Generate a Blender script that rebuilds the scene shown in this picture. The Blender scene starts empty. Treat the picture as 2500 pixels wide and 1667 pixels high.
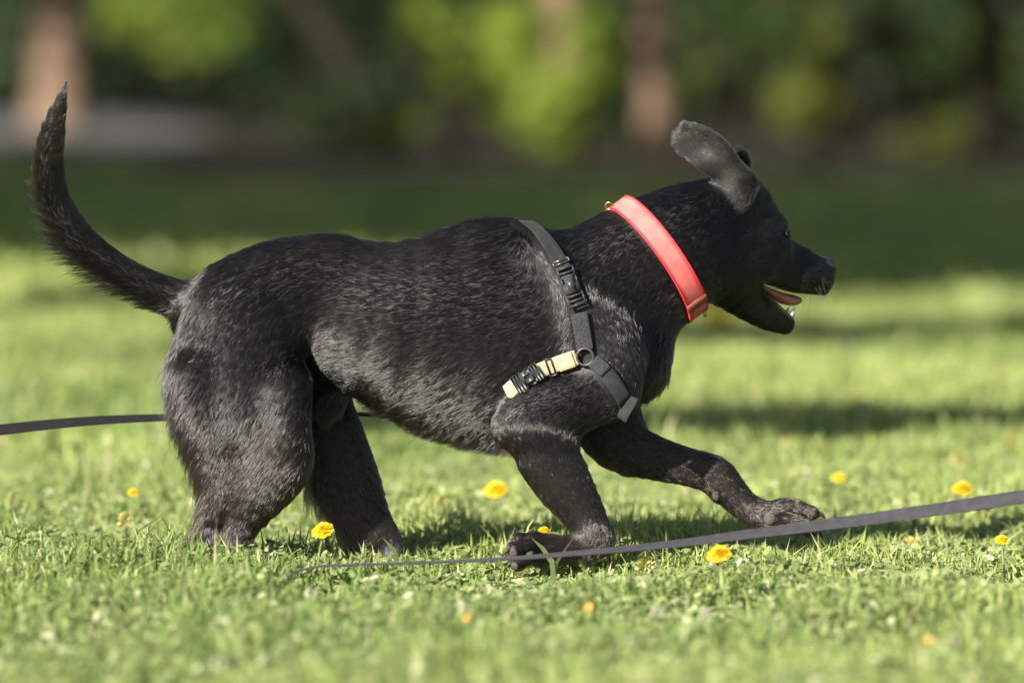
import bpy, bmesh, math, random
import numpy as np
from mathutils import Vector, Matrix
from mathutils.bvhtree import BVHTree

random.seed(7)
rng = np.random.default_rng(7)
SC = bpy.context.scene
COL = SC.collection

# ------------------------------------------------------------------ camera
CAM_D = 9.92            # metres from the lens to the plane the dog runs in
CAM_H = 0.8263          # lens height above the lawn
PITCH = 0.04199         # radians downwards
FPX = 200.0 / 36.0 * 2500.0
cam_data = bpy.data.cameras.new('camera')
cam = bpy.data.objects.new('camera', cam_data)
COL.objects.link(cam)
cam.location = (0, -CAM_D, CAM_H)
cam.rotation_euler = (math.pi / 2 - PITCH, 0, 0)
cam_data.lens = 200
cam_data.sensor_width = 36
cam_data.sensor_fit = 'HORIZONTAL'
cam_data.clip_start = 0.1
cam_data.clip_end = 1500
cam_data.dof.use_dof = True
cam_data.dof.focus_distance = CAM_D - 0.06
cam_data.dof.aperture_fstop = 2.1
SC.camera = cam

# ------------------------------------------------------------------ light
SUN_TRAVEL = Vector((0.86, 0.95, -0.66)).normalized()
SUN_EL = math.asin(-SUN_TRAVEL.z)
SUN_ROT = math.atan2(-SUN_TRAVEL.x, -SUN_TRAVEL.y)
world = bpy.data.worlds.new('World')
SC.world = world
world.use_nodes = True
wn = world.node_tree
wn.nodes.clear()
w_out = wn.nodes.new('ShaderNodeOutputWorld')
w_bg = wn.nodes.new('ShaderNodeBackground')
w_sky = wn.nodes.new('ShaderNodeTexSky')
w_sky.sky_type = 'NISHITA'
w_sky.sun_disc = False
w_sky.sun_elevation = SUN_EL
w_sky.sun_rotation = SUN_ROT
w_bg.inputs['Strength'].default_value = 0.05
wn.links.new(w_sky.outputs[0], w_bg.inputs[0])
wn.links.new(w_bg.outputs[0], w_out.inputs[0])

sun_data = bpy.data.lights.new('sun', 'SUN')
sun_data.energy = 5.0
sun_data.angle = math.radians(0.6)
sun_data.color = (1.0, 0.94, 0.85)
sun = bpy.data.objects.new('sun', sun_data)
COL.objects.link(sun)
sun.location = (-6, -10, 8)
sun.rotation_euler = SUN_TRAVEL.to_track_quat('-Z', 'Y').to_euler()

SC.view_settings.view_transform = 'Standard'
SC.view_settings.look = 'None'
SC.view_settings.exposure = 1.2
SC.view_settings.gamma = 1
SC.view_settings.use_curve_mapping = False
SC.render.engine = 'CYCLES'
SC.cycles.use_denoising = True
SC.cycles.max_bounces = 6
SC.cycles.transparent_max_bounces = 6
SC.cycles_curves.shape = 'RIBBONS'
SC.cycles_curves.subdivisions = 2

# ------------------------------------------------------------------ measuring
K = 2500.0 / 2352.0     # measurements below were read off a 2352 pixel wide copy
MPP = K * CAM_D / FPX   # metres per measured pixel in the dog's plane
_cp, _sp = math.cos(PITCH), math.sin(PITCH)


def W(xd, yd, y=0.0):
    """the place at depth y that the photograph shows at measured pixel xd, yd"""
    a = (xd * K - 1250.0) / FPX
    b = -(yd * K - 833.5) / FPX
    dy = _cp + b * _sp
    dz = -_sp + b * _cp
    t = (y + CAM_D) / dy
    return np.array([a * t, y, CAM_H + dz * t])


def ground_at(xd, yd, lift=0.0):
    """the place on the flat lawn (raised by lift) seen at a measured pixel"""
    a = (xd * K - 1250.0) / FPX
    b = -(yd * K - 833.5) / FPX
    dy = _cp + b * _sp
    dz = -_sp + b * _cp
    t = (lift - CAM_H) / dz
    return np.array([a * t, -CAM_D + dy * t, lift])


# ------------------------------------------------------------------ helpers
def tag(o, label=None, cat=None, group=None, kind=None):
    if label: o['label'] = label
    if cat: o['category'] = cat
    if group: o['group'] = group
    if kind: o['kind'] = kind
    return o


def empty(name, loc=(0, 0, 0), rz=0.0):
    o = bpy.data.objects.new(name, None)
    o.empty_display_size = 0.05
    o.location = loc
    o.rotation_euler = (0, 0, rz)
    COL.objects.link(o)
    return o


def link(name, me, mat, parent=None, smooth=True, keep_world=False):
    o = bpy.data.objects.new(name, me)
    COL.objects.link(o)
    if mat is not None:
        me.materials.append(mat)
    if smooth and hasattr(me, 'polygons') and len(me.polygons):
        me.polygons.foreach_set('use_smooth', np.ones(len(me.polygons), dtype=bool))
    if parent is not None:
        o.parent = parent
        if keep_world:
            o.matrix_parent_inverse = Matrix.LocRotScale(parent.location, parent.rotation_euler, parent.scale).inverted()
    return o


def np_mesh(name, verts, faces):
    """mesh from a vertex array and an (n,3) or (n,4) face array"""
    me = bpy.data.meshes.new(name)
    verts = np.ascontiguousarray(verts, dtype=np.float32)
    faces = np.ascontiguousarray(faces, dtype=np.int32)
    k = faces.shape[1]
    me.vertices.add(len(verts))
    me.vertices.foreach_set('co', verts.ravel())
    me.loops.add(faces.size)
    me.loops.foreach_set('vertex_index', faces.ravel())
    me.polygons.add(len(faces))
    me.polygons.foreach_set('loop_start', np.arange(0, faces.size, k, dtype=np.int32))
    me.polygons.foreach_set('loop_total', np.full(len(faces), k, dtype=np.int32))
    me.update(calc_edges=True)
    me.validate()
    return me


def bm_mesh(name, bm):
    bmesh.ops.recalc_face_normals(bm, faces=bm.faces[:])
    me = bpy.data.meshes.new(name)
    bm.to_mesh(me)
    bm.free()
    return me


def nodes_of(name):
    m = bpy.data.materials.new(name)
    m.use_nodes = True
    nt = m.node_tree
    nt.nodes.clear()
    out = nt.nodes.new('ShaderNodeOutputMaterial')
    return m, nt, out


def N(nt, kind, **inp):
    n = nt.nodes.new(kind)
    for k, v in inp.items():
        if k.startswith('_'):
            setattr(n, k[1:], v)
        else:
            n.inputs[k.replace('__', ' ')].default_value = v
    return n


def ramp(nt, stops):
    r = nt.nodes.new('ShaderNodeValToRGB')
    el = r.color_ramp.elements
    while len(el) > 1:
        el.remove(el[0])
    el[0].position, el[0].color = stops[0][0], (*stops[0][1], 1)
    for p, c in stops[1:]:
        e = el.new(p)
        e.color = (*c, 1)
    return r


def simple_mat(name, c0, c1, scale=60.0, rough=0.6, bump=0.15, bscale=200.0, spec=0.4, coat=0.0, detail=4.0):
    """principled surface whose colour wanders between c0 and c1, with fine relief"""
    m, nt, out = nodes_of(name)
    p = nt.nodes.new('ShaderNodeBsdfPrincipled')
    p.inputs['Roughness'].default_value = rough
    p.inputs['Specular IOR Level'].default_value = spec
    p.inputs['Coat Weight'].default_value = coat
    tc = nt.nodes.new('ShaderNodeTexCoord')
    no = N(nt, 'ShaderNodeTexNoise', Scale=scale, Detail=detail)
    nt.links.new(tc.outputs['Object'], no.inputs['Vector'])
    r = ramp(nt, [(0.3, c0), (0.7, c1)])
    nt.links.new(no.outputs['Fac'], r.inputs['Fac'])
    nt.links.new(r.outputs['Color'], p.inputs['Base Color'])
    if bump:
        nb = N(nt, 'ShaderNodeTexNoise', Scale=bscale, Detail=3.0)
        nt.links.new(tc.outputs['Object'], nb.inputs['Vector'])
        b = N(nt, 'ShaderNodeBump', Strength=bump, Distance=0.002)
        nt.links.new(nb.outputs['Fac'], b.inputs['Height'])
        nt.links.new(b.outputs['Normal'], p.inputs['Normal'])
    nt.links.new(p.outputs[0], out.inputs['Surface'])
    return m


def leaf_mat(name, translucency=0.35, rough=0.55, attr='tint'):
    """leaf or blade: own colour from the 'tint' attribute, some light passes through"""
    m, nt, out = nodes_of(name)
    at = nt.nodes.new('ShaderNodeAttribute')
    at.attribute_name = attr
    p = nt.nodes.new('ShaderNodeBsdfPrincipled')
    p.inputs['Roughness'].default_value = rough
    p.inputs['Specular IOR Level'].default_value = 0.35
    nt.links.new(at.outputs['Color'], p.inputs['Base Color'])
    tr = nt.nodes.new('ShaderNodeBsdfTranslucent')
    nt.links.new(at.outputs['Color'], tr.inputs['Color'])
    mx = nt.nodes.new('ShaderNodeMixShader')
    mx.inputs[0].default_value = translucency
    nt.links.new(p.outputs[0], mx.inputs[1])
    nt.links.new(tr.outputs[0], mx.inputs[2])
    nt.links.new(mx.outputs[0], out.inputs['Surface'])
    return m


def set_tint(me, per_vertex):
    a = me.attributes.new('tint', 'FLOAT_COLOR', 'POINT')
    arr = np.ones((len(per_vertex), 4), dtype=np.float32)
    arr[:, :3] = per_vertex
    a.data.foreach_set('color', arr.ravel())
# ------------------------------------------------------------------ lawn, path, trees, shrubs
def gz(x, y):
    """height of the land: level where the dog runs, rising gently beyond the trees"""
    d = np.asarray(y, float) + CAM_D
    r = np.logaddexp(0, (d - 66) / 4.0) * 4.0 * .0150
    return np.minimum(r, 2.4) + .012 * np.sin(np.asarray(x) * .9 + 1.0) * np.sin(d * .35) * np.clip((d - 13) / 10, 0, 1)


def PXY(px, d):
    """sideways place (m) of photograph column px (2500 wide) at distance d"""
    return (px - 1250.0) / FPX * d


m, nt, out = nodes_of('lawn_soil')
p = nt.nodes.new('ShaderNodeBsdfPrincipled'); p.inputs['Roughness'].default_value = .9
p.inputs['Specular IOR Level'].default_value = .15
tc = nt.nodes.new('ShaderNodeTexCoord')
n1 = N(nt, 'ShaderNodeTexNoise', Scale=1.3, Detail=6.0, Roughness=.65)
n2 = N(nt, 'ShaderNodeTexNoise', Scale=22.0, Detail=5.0, Roughness=.7)
nt.links.new(tc.outputs['Object'], n1.inputs['Vector']); nt.links.new(tc.outputs['Object'], n2.inputs['Vector'])
ra = ramp(nt, [(.30, (.075, .115, .022)), (.52, (.15, .195, .036)), (.72, (.22, .25, .06))])
rb = ramp(nt, [(.30, (.055, .085, .020)), (.70, (.16, .21, .05))])
nt.links.new(n1.outputs['Fac'], ra.inputs['Fac']); nt.links.new(n2.outputs['Fac'], rb.inputs['Fac'])
mx = nt.nodes.new('ShaderNodeMix'); mx.data_type = 'RGBA'; mx.inputs[0].default_value = .5
nt.links.new(ra.outputs['Color'], mx.inputs[6]); nt.links.new(rb.outputs['Color'], mx.inputs[7])
nt.links.new(mx.outputs[2], p.inputs['Base Color'])
bp = N(nt, 'ShaderNodeBump', Strength=.9, Distance=.05)
nt.links.new(n2.outputs['Fac'], bp.inputs['Height']); nt.links.new(bp.outputs['Normal'], p.inputs['Normal'])
nt.links.new(p.outputs[0], out.inputs['Surface'])
M_lawn = m

ys = np.concatenate([np.linspace(-40, 20, 40), np.linspace(21, 140, 120), np.linspace(145, 900, 40)])
xs = np.concatenate([np.linspace(-400, -21, 20), np.linspace(-20, 20, 61), np.linspace(21, 400, 20)])
GX, GY = np.meshgrid(xs, ys)
V = np.stack([GX, GY, gz(GX, GY)], -1).reshape(-1, 3)
nx = len(xs)
q = [(j * nx + i, j * nx + i + 1, (j + 1) * nx + i + 1, (j + 1) * nx + i) for j in range(len(ys) - 1) for i in range(nx - 1)]
lawn = link('lawn', np_mesh('lawn', V, np.array(q)), M_lawn)
tag(lawn, 'sunlit park lawn with dark tree shade further back', 'lawn', kind='structure')

# gravel path under the far trees on the left
M_gravel = simple_mat('gravel', (.075, .073, .070), (.155, .15, .14), scale=6, rough=.95, bump=.8, bscale=60, spec=.2)
cl = spline_pts = [(-60, 66.5), (-25, 67.5), (-13.5, 68.5), (-9.4, 71.0), (-8.0, 78), (-9.6, 90), (-14, 120), (-20, 170)]


def curve2(pts, n):
    A = np.asarray(pts, float)
    A = np.vstack([2 * A[0] - A[1], A, 2 * A[-1] - A[-2]])
    o = []
    for u in np.linspace(0, len(A) - 3 - 1e-6, n):
        i = int(u); t = u - i
        p0, p1, p2, p3 = A[i:i + 4]
        o.append(.5 * (2 * p1 + (p2 - p0) * t + (2 * p0 - 5 * p1 + 4 * p2 - p3) * t * t + (3 * p1 - p0 - 3 * p2 + p3) * t ** 3))
    return np.array(o)


c2 = curve2(cl, 60)
tg = np.gradient(c2, axis=0); tg /= np.linalg.norm(tg, axis=1)[:, None]
sd = np.stack([-tg[:, 1], tg[:, 0]], 1)
rows = []
for f in np.linspace(-3.4, 3.4, 9):
    e = c2 + sd * f
    rows.append(np.stack([e[:, 0], e[:, 1], gz(e[:, 0], e[:, 1]) + .02 + .03 * (1 - (f / 3.4) ** 2)], 1))
V = np.array(rows).reshape(-1, 3)
n_ = len(c2)
q = [(j * n_ + i, j * n_ + i + 1, (j + 1) * n_ + i + 1, (j + 1) * n_ + i) for j in range(8) for i in range(n_ - 1)]
pth = link('gravel_path', np_mesh('gravel_path', V, np.array(q)), M_gravel)
tag(pth, 'grey gravel path under the far trees on the left', 'path', kind='structure')

# dark litter sheet, tree shade put into its colour, ragged towards the lawn
M_shade_litter = simple_mat('shade_litter', (.016, .014, .008), (.045, .036, .022), scale=4, rough=.95, bump=.8, bscale=30, spec=.15, detail=8)
lx = np.linspace(-45, 45, 91)
ledge = 47.3 + 1.2 * np.sin(lx * .7) + .8 * np.sin(lx * 1.9 + 1) + np.where(lx < -3, 14.0, 0) * np.clip((-3 - lx) / 1.5, 0, 1)
V = []
for f in np.linspace(0, 1, 30):
    yy = ledge + (150 - ledge) * f ** 1.5
    V.append(np.stack([lx, yy, gz(lx, yy) + .012], 1))
V = np.array(V).reshape(-1, 3)
q = [(j * 91 + i, j * 91 + i + 1, (j + 1) * 91 + i + 1, (j + 1) * 91 + i) for j in range(29) for i in range(90)]
lit = link('shade_dark_floor', np_mesh('shade_dark_floor', V, np.array(q)), M_shade_litter)
tag(lit, 'leaf litter under the far trees, coloured dark to deepen their shade', 'ground', kind='structure')

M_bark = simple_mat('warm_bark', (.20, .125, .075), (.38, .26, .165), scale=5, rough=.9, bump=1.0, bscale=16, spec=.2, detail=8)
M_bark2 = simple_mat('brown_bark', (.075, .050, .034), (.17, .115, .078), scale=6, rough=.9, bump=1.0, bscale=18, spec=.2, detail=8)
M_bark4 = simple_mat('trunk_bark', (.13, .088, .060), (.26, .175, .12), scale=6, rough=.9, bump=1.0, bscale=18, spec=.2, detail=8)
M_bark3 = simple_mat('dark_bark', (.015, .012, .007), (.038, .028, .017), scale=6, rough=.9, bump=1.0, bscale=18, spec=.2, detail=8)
M_leaf = leaf_mat('tree_leaves', .35)


def tube(pts, radii, seg=12, wob=.06, seed=0):
    g = np.random.default_rng(seed)
    pts = np.asarray(pts, float)
    T = np.gradient(pts, axis=0); T /= np.linalg.norm(T, axis=1)[:, None]
    V, Fc = [], []
    ph = g.random(3) * 6
    for i, (p, t, r) in enumerate(zip(pts, T, radii)):
        a = np.array([1, 0, 0]) if abs(t[0]) < .8 else np.array([0, 1, 0])
        u = np.cross(t, a); u /= np.linalg.norm(u); w = np.cross(t, u)
        for j in range(seg):
            A = 2 * math.pi * j / seg
            rr = r * (1 + wob * math.sin(3 * A + ph[0] + i * .3) + wob * .6 * math.sin(5 * A + ph[1] - i * .5))
            V.append(p + u * math.cos(A) * rr + w * math.sin(A) * rr)
    n = len(pts)
    for i in range(n - 1):
        for j in range(seg):
            Fc.append((i * seg + j, i * seg + (j + 1) % seg, (i + 1) * seg + (j + 1) % seg, (i + 1) * seg + j))
    return np.array(V), np.array(Fc)


def leaf_cloud(name, clumps, n, size, cols, seed, mat=None, parent=None):
    """many small bent leaves spread through clumps (centre, radii)"""
    g = np.random.default_rng(seed)
    vol = np.array([np.prod(r) ** (2 / 3) for c, r in clumps]); vol /= vol.sum()
    which = g.choice(len(clumps), n, p=vol)
    C = np.array([c for c, r in clumps])[which]; Rr = np.array([r for c, r in clumps])[which]
    d = g.normal(size=(n, 3)); d /= np.linalg.norm(d, axis=1)[:, None]
    rad = g.random(n) ** .45
    lump = 1 + .25 * np.sin(d @ np.array([5, 3, 4]) + which) + .15 * np.sin(d @ np.array([-7, 9, 6]) + 2 * which)
    P = C + d * Rr * (rad * lump)[:, None]
    nn = d * .6 + g.normal(size=(n, 3)) * .7 + np.array([0, -.1, .4]); nn /= np.linalg.norm(nn, axis=1)[:, None]
    t = np.cross(nn, g.normal(size=(n, 3))); t /= np.linalg.norm(t, axis=1)[:, None]
    b = np.cross(nn, t)
    s = size * g.uniform(.6, 1.35, n)
    L = s[:, None]
    V = np.stack([P - t * L * .5, P + b * L * .30 + nn * L * .08, P + t * L * .5, P - b * L * .30 + nn * L * .08], 1)
    Fq = np.arange(4 * n).reshape(n, 4)
    tri_ = np.concatenate([Fq[:, [0, 1, 2]], Fq[:, [0, 2, 3]]])
    cols = np.asarray(cols)
    mixf = np.clip(.5 + .35 * np.sin(P @ np.array([1.3, .7, 2.1]) + seed) + g.normal(size=n) * .22, 0, 1)
    tint = cols[0] * (1 - mixf[:, None]) + cols[1] * mixf[:, None]
    tint = tint * g.uniform(.75, 1.25, n)[:, None]
    me = np_mesh(name, V.reshape(-1, 3), tri_)
    if len(me.vertices) == 4 * n:
        set_tint(me, np.repeat(tint, 4, axis=0))
    o = link(name, me, mat or M_leaf, parent, smooth=False, keep_world=True)
    return o


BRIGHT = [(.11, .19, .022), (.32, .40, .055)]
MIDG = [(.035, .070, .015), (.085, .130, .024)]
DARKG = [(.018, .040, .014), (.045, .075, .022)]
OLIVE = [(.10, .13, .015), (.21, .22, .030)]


def tree(name, label, x, d, r, bark, height, crown, leaves, size, cols, seed, lean=(0, 0), group=None, trunk_h=None):
    y = d - CAM_D
    z0 = float(gz(x, y))
    root = empty(name, (x, y, z0))
    tag(root, label, 'tree', group)
    h = trunk_h or height * .72
    zs = np.array([-.15, 0, .15, .4, 1, 2, 3.2, 4.6, 6, h]); zs = zs[zs <= h]
    g = np.random.default_rng(seed)
    pts = np.array([[x + lean[0] * z + .05 * math.sin(z * 1.1 + seed), y + lean[1] * z + .05 * math.cos(z * .9 + seed), z0 + z] for z in zs])
    rad = [r * (1.5 if z < 0 else 1.32 if z < .1 else 1.12 if z < .2 else 1.03 if z < .5 else 1 - .55 * z / (h + 1)) for z in zs]
    V, Fc = tube(pts, rad, 16, .05, seed)
    link('trunk', np_mesh('trunk', V, Fc), bark, root, keep_world=True)
    top = pts[-1]
    for j in range(5):
        a = j * 1.257 + seed
        b0 = pts[-1 - (j % 2)]
        e = b0 + np.array([math.cos(a) * 1.6, math.sin(a) * 1.6, 1.5 + .3 * j])
        mid = (b0 + e) / 2 + np.array([0, 0, .25])
        Vb, Fb = tube([b0, mid, e], [r * .34, r * .22, r * .08], 8, .05, seed + j)
        link('limb', np_mesh('limb', Vb, Fb), bark, root, keep_world=True)
    leaf_cloud('crown', [(np.array(c) + np.array([x, y, z0]), rr) for c, rr in crown], leaves, size, cols, seed, parent=root)
    return root


def shrub(label, px, d, w, dep, h, n, size, cols, seed, base=0.0, group='shrubs along the far edge of the lawn'):
    x = PXY(px, d); y = d - CAM_D
    z0 = float(gz(x, y))
    root = empty('shrub', (x, y, z0)); tag(root, label, 'shrub', group)
    g = np.random.default_rng(seed)
    for j in range(4):
        a = g.uniform(0, 6.28); rr = g.uniform(.1, .35)
        b0 = np.array([x + math.cos(a) * .12, y + math.sin(a) * .12, z0 - .05])
        e = b0 + np.array([math.cos(a) * w * rr, math.sin(a) * dep * rr, h * .75])
        Vb, Fb = tube([b0, (b0 + e) / 2 + np.array([.05, 0, .1]), e], [.05, .035, .012], 7, .04, seed + j)
        link('stem', np_mesh('stem', Vb, Fb), M_bark3, root, keep_world=True)
    cl_ = []
    for j in range(7):
        cx = g.uniform(-.36, .36) * w; cy = g.uniform(-.35, .35) * dep; cz = base + g.uniform(.16, .84) * (h - base)
        rr = g.uniform(.13, .22)
        cl_.append(((x + cx, y + cy, z0 + cz), (w * rr, dep * rr, (h - base) * rr * .8)))
    leaf_cloud('foliage', cl_, n, size, cols, seed, parent=root)
    return root


# --- trees seen in the photograph
tree('old_tree', 'thick pale-barked tree trunk at far left behind the dog\'s tail', PXY(146, 92), 92, .42, M_bark4, 11,
     [((0, 0, 7.5), (4.5, 4.5, 3.0)), ((2.0, -4.0, 5.2), (3.2, 2.2, 1.6)), ((-3.2, -4, 5.4), (3.0, 2.2, 1.6)), ((-1.2, -5.0, 4.2), (1.6, 1.4, .8))],
     5200, .26, BRIGHT, 11, group='trees beyond the lawn')
_ot = bpy.data.objects['old_tree']
_ol = np.array(_ot.location)
leaf_cloud('low_bough', [(_ol + np.array(c), r) for c, r in [((2.25, -6, 1.75), (.85, .7, .5)), ((2.9, -6, 1.4), (.6, .6, .42)), ((1.6, -6, 1.9), (.6, .6, .5)), ((2.6, -6, 2.2), (.9, .7, .5))]], 2600, .17, BRIGHT, 16, parent=_ot)
leaf_cloud('crown', [(_ol + np.array(c), r) for c, r in [((-3.2, -3.6, 4.8), (1.3, 1.0, .65)), ((-2.2, -3.0, 5.2), (1.2, 1.0, .6))]], 1200, .26, MIDG, 17, parent=_ot)
Vb, Fb = tube([_ol + np.array(q) for q in ((.2, -.3, 4.6), (1.2, -3.4, 3.4), (2.4, -6, 2.0))], [.13, .08, .03], 8, .05, 3)
link('limb', np_mesh('limb', Vb, Fb), M_bark, _ot, keep_world=True)
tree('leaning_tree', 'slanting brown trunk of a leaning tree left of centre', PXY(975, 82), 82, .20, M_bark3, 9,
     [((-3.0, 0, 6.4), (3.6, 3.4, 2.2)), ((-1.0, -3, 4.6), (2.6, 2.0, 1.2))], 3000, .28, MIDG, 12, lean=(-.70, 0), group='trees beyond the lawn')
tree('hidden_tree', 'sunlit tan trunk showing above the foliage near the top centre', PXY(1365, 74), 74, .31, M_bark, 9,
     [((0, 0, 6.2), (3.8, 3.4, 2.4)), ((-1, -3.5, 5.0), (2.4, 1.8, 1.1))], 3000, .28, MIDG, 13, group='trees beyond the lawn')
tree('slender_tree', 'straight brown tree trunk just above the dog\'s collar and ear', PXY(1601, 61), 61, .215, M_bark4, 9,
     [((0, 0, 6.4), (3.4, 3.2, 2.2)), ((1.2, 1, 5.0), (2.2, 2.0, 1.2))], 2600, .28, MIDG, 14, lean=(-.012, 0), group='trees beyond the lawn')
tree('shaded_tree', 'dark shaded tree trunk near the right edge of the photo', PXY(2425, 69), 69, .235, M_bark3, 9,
     [((0, 0, 6.0), (3.6, 3.4, 2.4)), ((-3.6, -5.5, 4.4), (2.6, 2.2, 1.2)), ((0, -5, 5.2), (3.2, 2.4, 1.3)), ((-3.3, -3.6, 3.9), (1.2, 1.0, .7)), ((-4.2, -4.4, 4.6), (1.2, 1.0, .7))], 4200, .28, MIDG, 15, group='trees beyond the lawn')

# --- shrubs and low boughs
shrub('bright green shrub behind the middle of the dog\'s back', 1120, 71, 2.1, 1.8, 2.3, 2400, .13, BRIGHT, 21)
shrub('broad sunlit shrub left of the slender trunk', 1375, 67, 2.1, 1.8, 2.2, 3200, .13, BRIGHT, 22)
shrub('low yellow-green shrub with its foot on the shaded lawn left of centre', 960, 70, .9, .9, .62, 700, .11, BRIGHT, 23)
shrub('tall mid-green shrub right of the slender trunk', 1800, 70, 2.0, 1.8, 2.5, 2300, .13, MIDG, 24)
shrub('tall olive-green shrub above the dog\'s muzzle', 2010, 73, 2.2, 2.0, 2.6, 2300, .13, OLIVE, 25)
shrub('dim green shrub beside the dark trunk at right', 2250, 75, 2.0, 1.8, 2.6, 1900, .13, MIDG, 26)
shrub('low bright shrub at the foot of the dark trunk', 2240, 66, 1.25, 1.0, .70, 900, .11, OLIVE, 27)
shrub('shaded shrub cut by the right edge of the photo', 2560, 72, 1.8, 1.8, 2.4, 1700, .13, MIDG, 28)
shrub('tall dark shrub in the gloom behind the slanting trunk', 980, 88, 2.6, 1.8, 2.9, 1900, .15, DARKG, 29)
shrub('small pale-flowered shrub on the shaded lawn right of the dog\'s head', 1990, 57.5, .55, .5, .34, 420, .07, [(.26, .30, .10), (.45, .42, .22)], 30)  # pale yellow-green leaf tones throughout
shrub('dark shrub in deep shade behind the tip of the dog\'s back, left of centre', 790, 80, 3.2, 1.4, 1.9, 2600, .15, DARKG, 32)
shrub('sparse shrub behind the slender trunk', 1600, 76, 2.0, 1.6, 2.2, 1900, .13, MIDG, 31)
# the wood behind, read as one dark mass
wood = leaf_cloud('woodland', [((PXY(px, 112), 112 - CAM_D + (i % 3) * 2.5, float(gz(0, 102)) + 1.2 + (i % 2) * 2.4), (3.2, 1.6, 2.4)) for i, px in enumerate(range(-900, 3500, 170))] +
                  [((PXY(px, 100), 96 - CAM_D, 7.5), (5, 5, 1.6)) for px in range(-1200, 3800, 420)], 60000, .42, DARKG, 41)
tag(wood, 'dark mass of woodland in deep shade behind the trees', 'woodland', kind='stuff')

# --- park trees just outside the picture on the sunny side; their shade lies on the lawn
for i, (x, y, rad_, hc, nl) in enumerate([(-12.0, 9.5, 4.6, 8.5, 4200), (-4.6, 12.0, 4.4, 8.2, 4200), (-12.5, 19, 5.2, 8.5, 4200), (-5.2, 21.5, 5.0, 8.4, 4200), (-9.0, 30, 5.4, 8.6, 4200), (-10.6, 35, 4.0, 8.6, 3200), (-4.2, 33.2, 4.0, 8.2, 3600), (-14.5, 43, 3.6, 8.2, 2400), (-10.5, 49.5, 2.8, 8.0, 1900), (-15.5, 55, 3.0, 8.0, 1900), (-1.5, 8.0, 3.0, 7.6, 2400)]):
    if rad_ == 3.0 and nl == 2400:
        x, y = -4.3, 5.5
    x, y = x - 2.3, y + 1.5
    z0 = 0.0
    tree('shade_tree', 'leafy tree beside the lawn, outside the picture, casting the shade behind the dog', x, y + CAM_D, .26, M_bark2, 10,
         [((0, 0, hc), (rad_, rad_, 3.0)), ((rad_ * .5, .6, hc - 1.2), (rad_ * .5, rad_ * .5, 1.6)), ((-rad_ * .5, -.8, hc - .8), (rad_ * .5, rad_ * .5, 1.7))], nl, .62, MIDG, 51 + i, group='shade trees out of frame', trunk_h=6.5)
for i, (x, y) in enumerate([(8.5, 16), (10.5, 29), (9.5, 41), (13, 22)]):  # unseen trees added to keep sky light off the far lawn
    tree('sky_block_tree', 'leafy tree out of view to the right, added to block sky light', x, y + CAM_D, .28, M_bark2, 11,
         [((0, 0, 7.6), (4.6, 4.6, 3.6)), ((-1.5, .6, 5.0), (3.2, 3.2, 1.8)), ((1.8, -.8, 5.4), (3.0, 3.0, 1.8))], 2600, .62, MIDG, 81 + i, group='added sky-blocking trees out of frame on the right', trunk_h=6.6)
# a young tree whose thin boughs throw the two narrow bands of shade at the right
tree('shade_tree', 'leafy tree beside the lawn, outside the picture, casting the shade behind the dog', -8.0, -.05 + CAM_D, .16, M_bark2, 8,
     [((1.1, .6, 6.2), (1.0, .35, .45)), ((2.2, .9, 6.4), (.9, .3, .4)), ((1.0, -4.4, 6.0), (1.1, .28, .35)), ((2.0, -4.2, 6.2), (.9, .25, .3)), ((3.0, .7, 6.5), (.9, .3, .4)), ((3.0, -4.3, 6.3), (.9, .25, .3))], 2800, .30, MIDG, 61, group='shade trees out of frame', trunk_h=5.6)
# ------------------------------------------------------------------ the dog's body
# Limbs, muscles and skull are laid out as tapered chains (place, radius,
# sideways ratio), melted together into one smooth field and skinned.
YAW = math.radians(28)                 # the head is turned away from the viewer
HL = np.array([math.sin(YAW), -math.cos(YAW), 0.0])   # head's sideways axis, viewer's side
HX0 = 1560.0                           # where the neck starts to turn


def hp(xd, yd, v=0.0, base=0.012):
    """point of the turned head: midline at measured pixel, shifted v pixels to the viewer's side"""
    x_mid = W(xd, yd, 0)[0]
    y = base + math.tan(YAW) * max(0.0, (xd - HX0)) * MPP
    return W(xd, yd, y) + v * MPP * HL


CH = [0]
SEG = []     # every segment: dict with a, b, ra, rb, sa, sb, L, group, hair data


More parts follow.
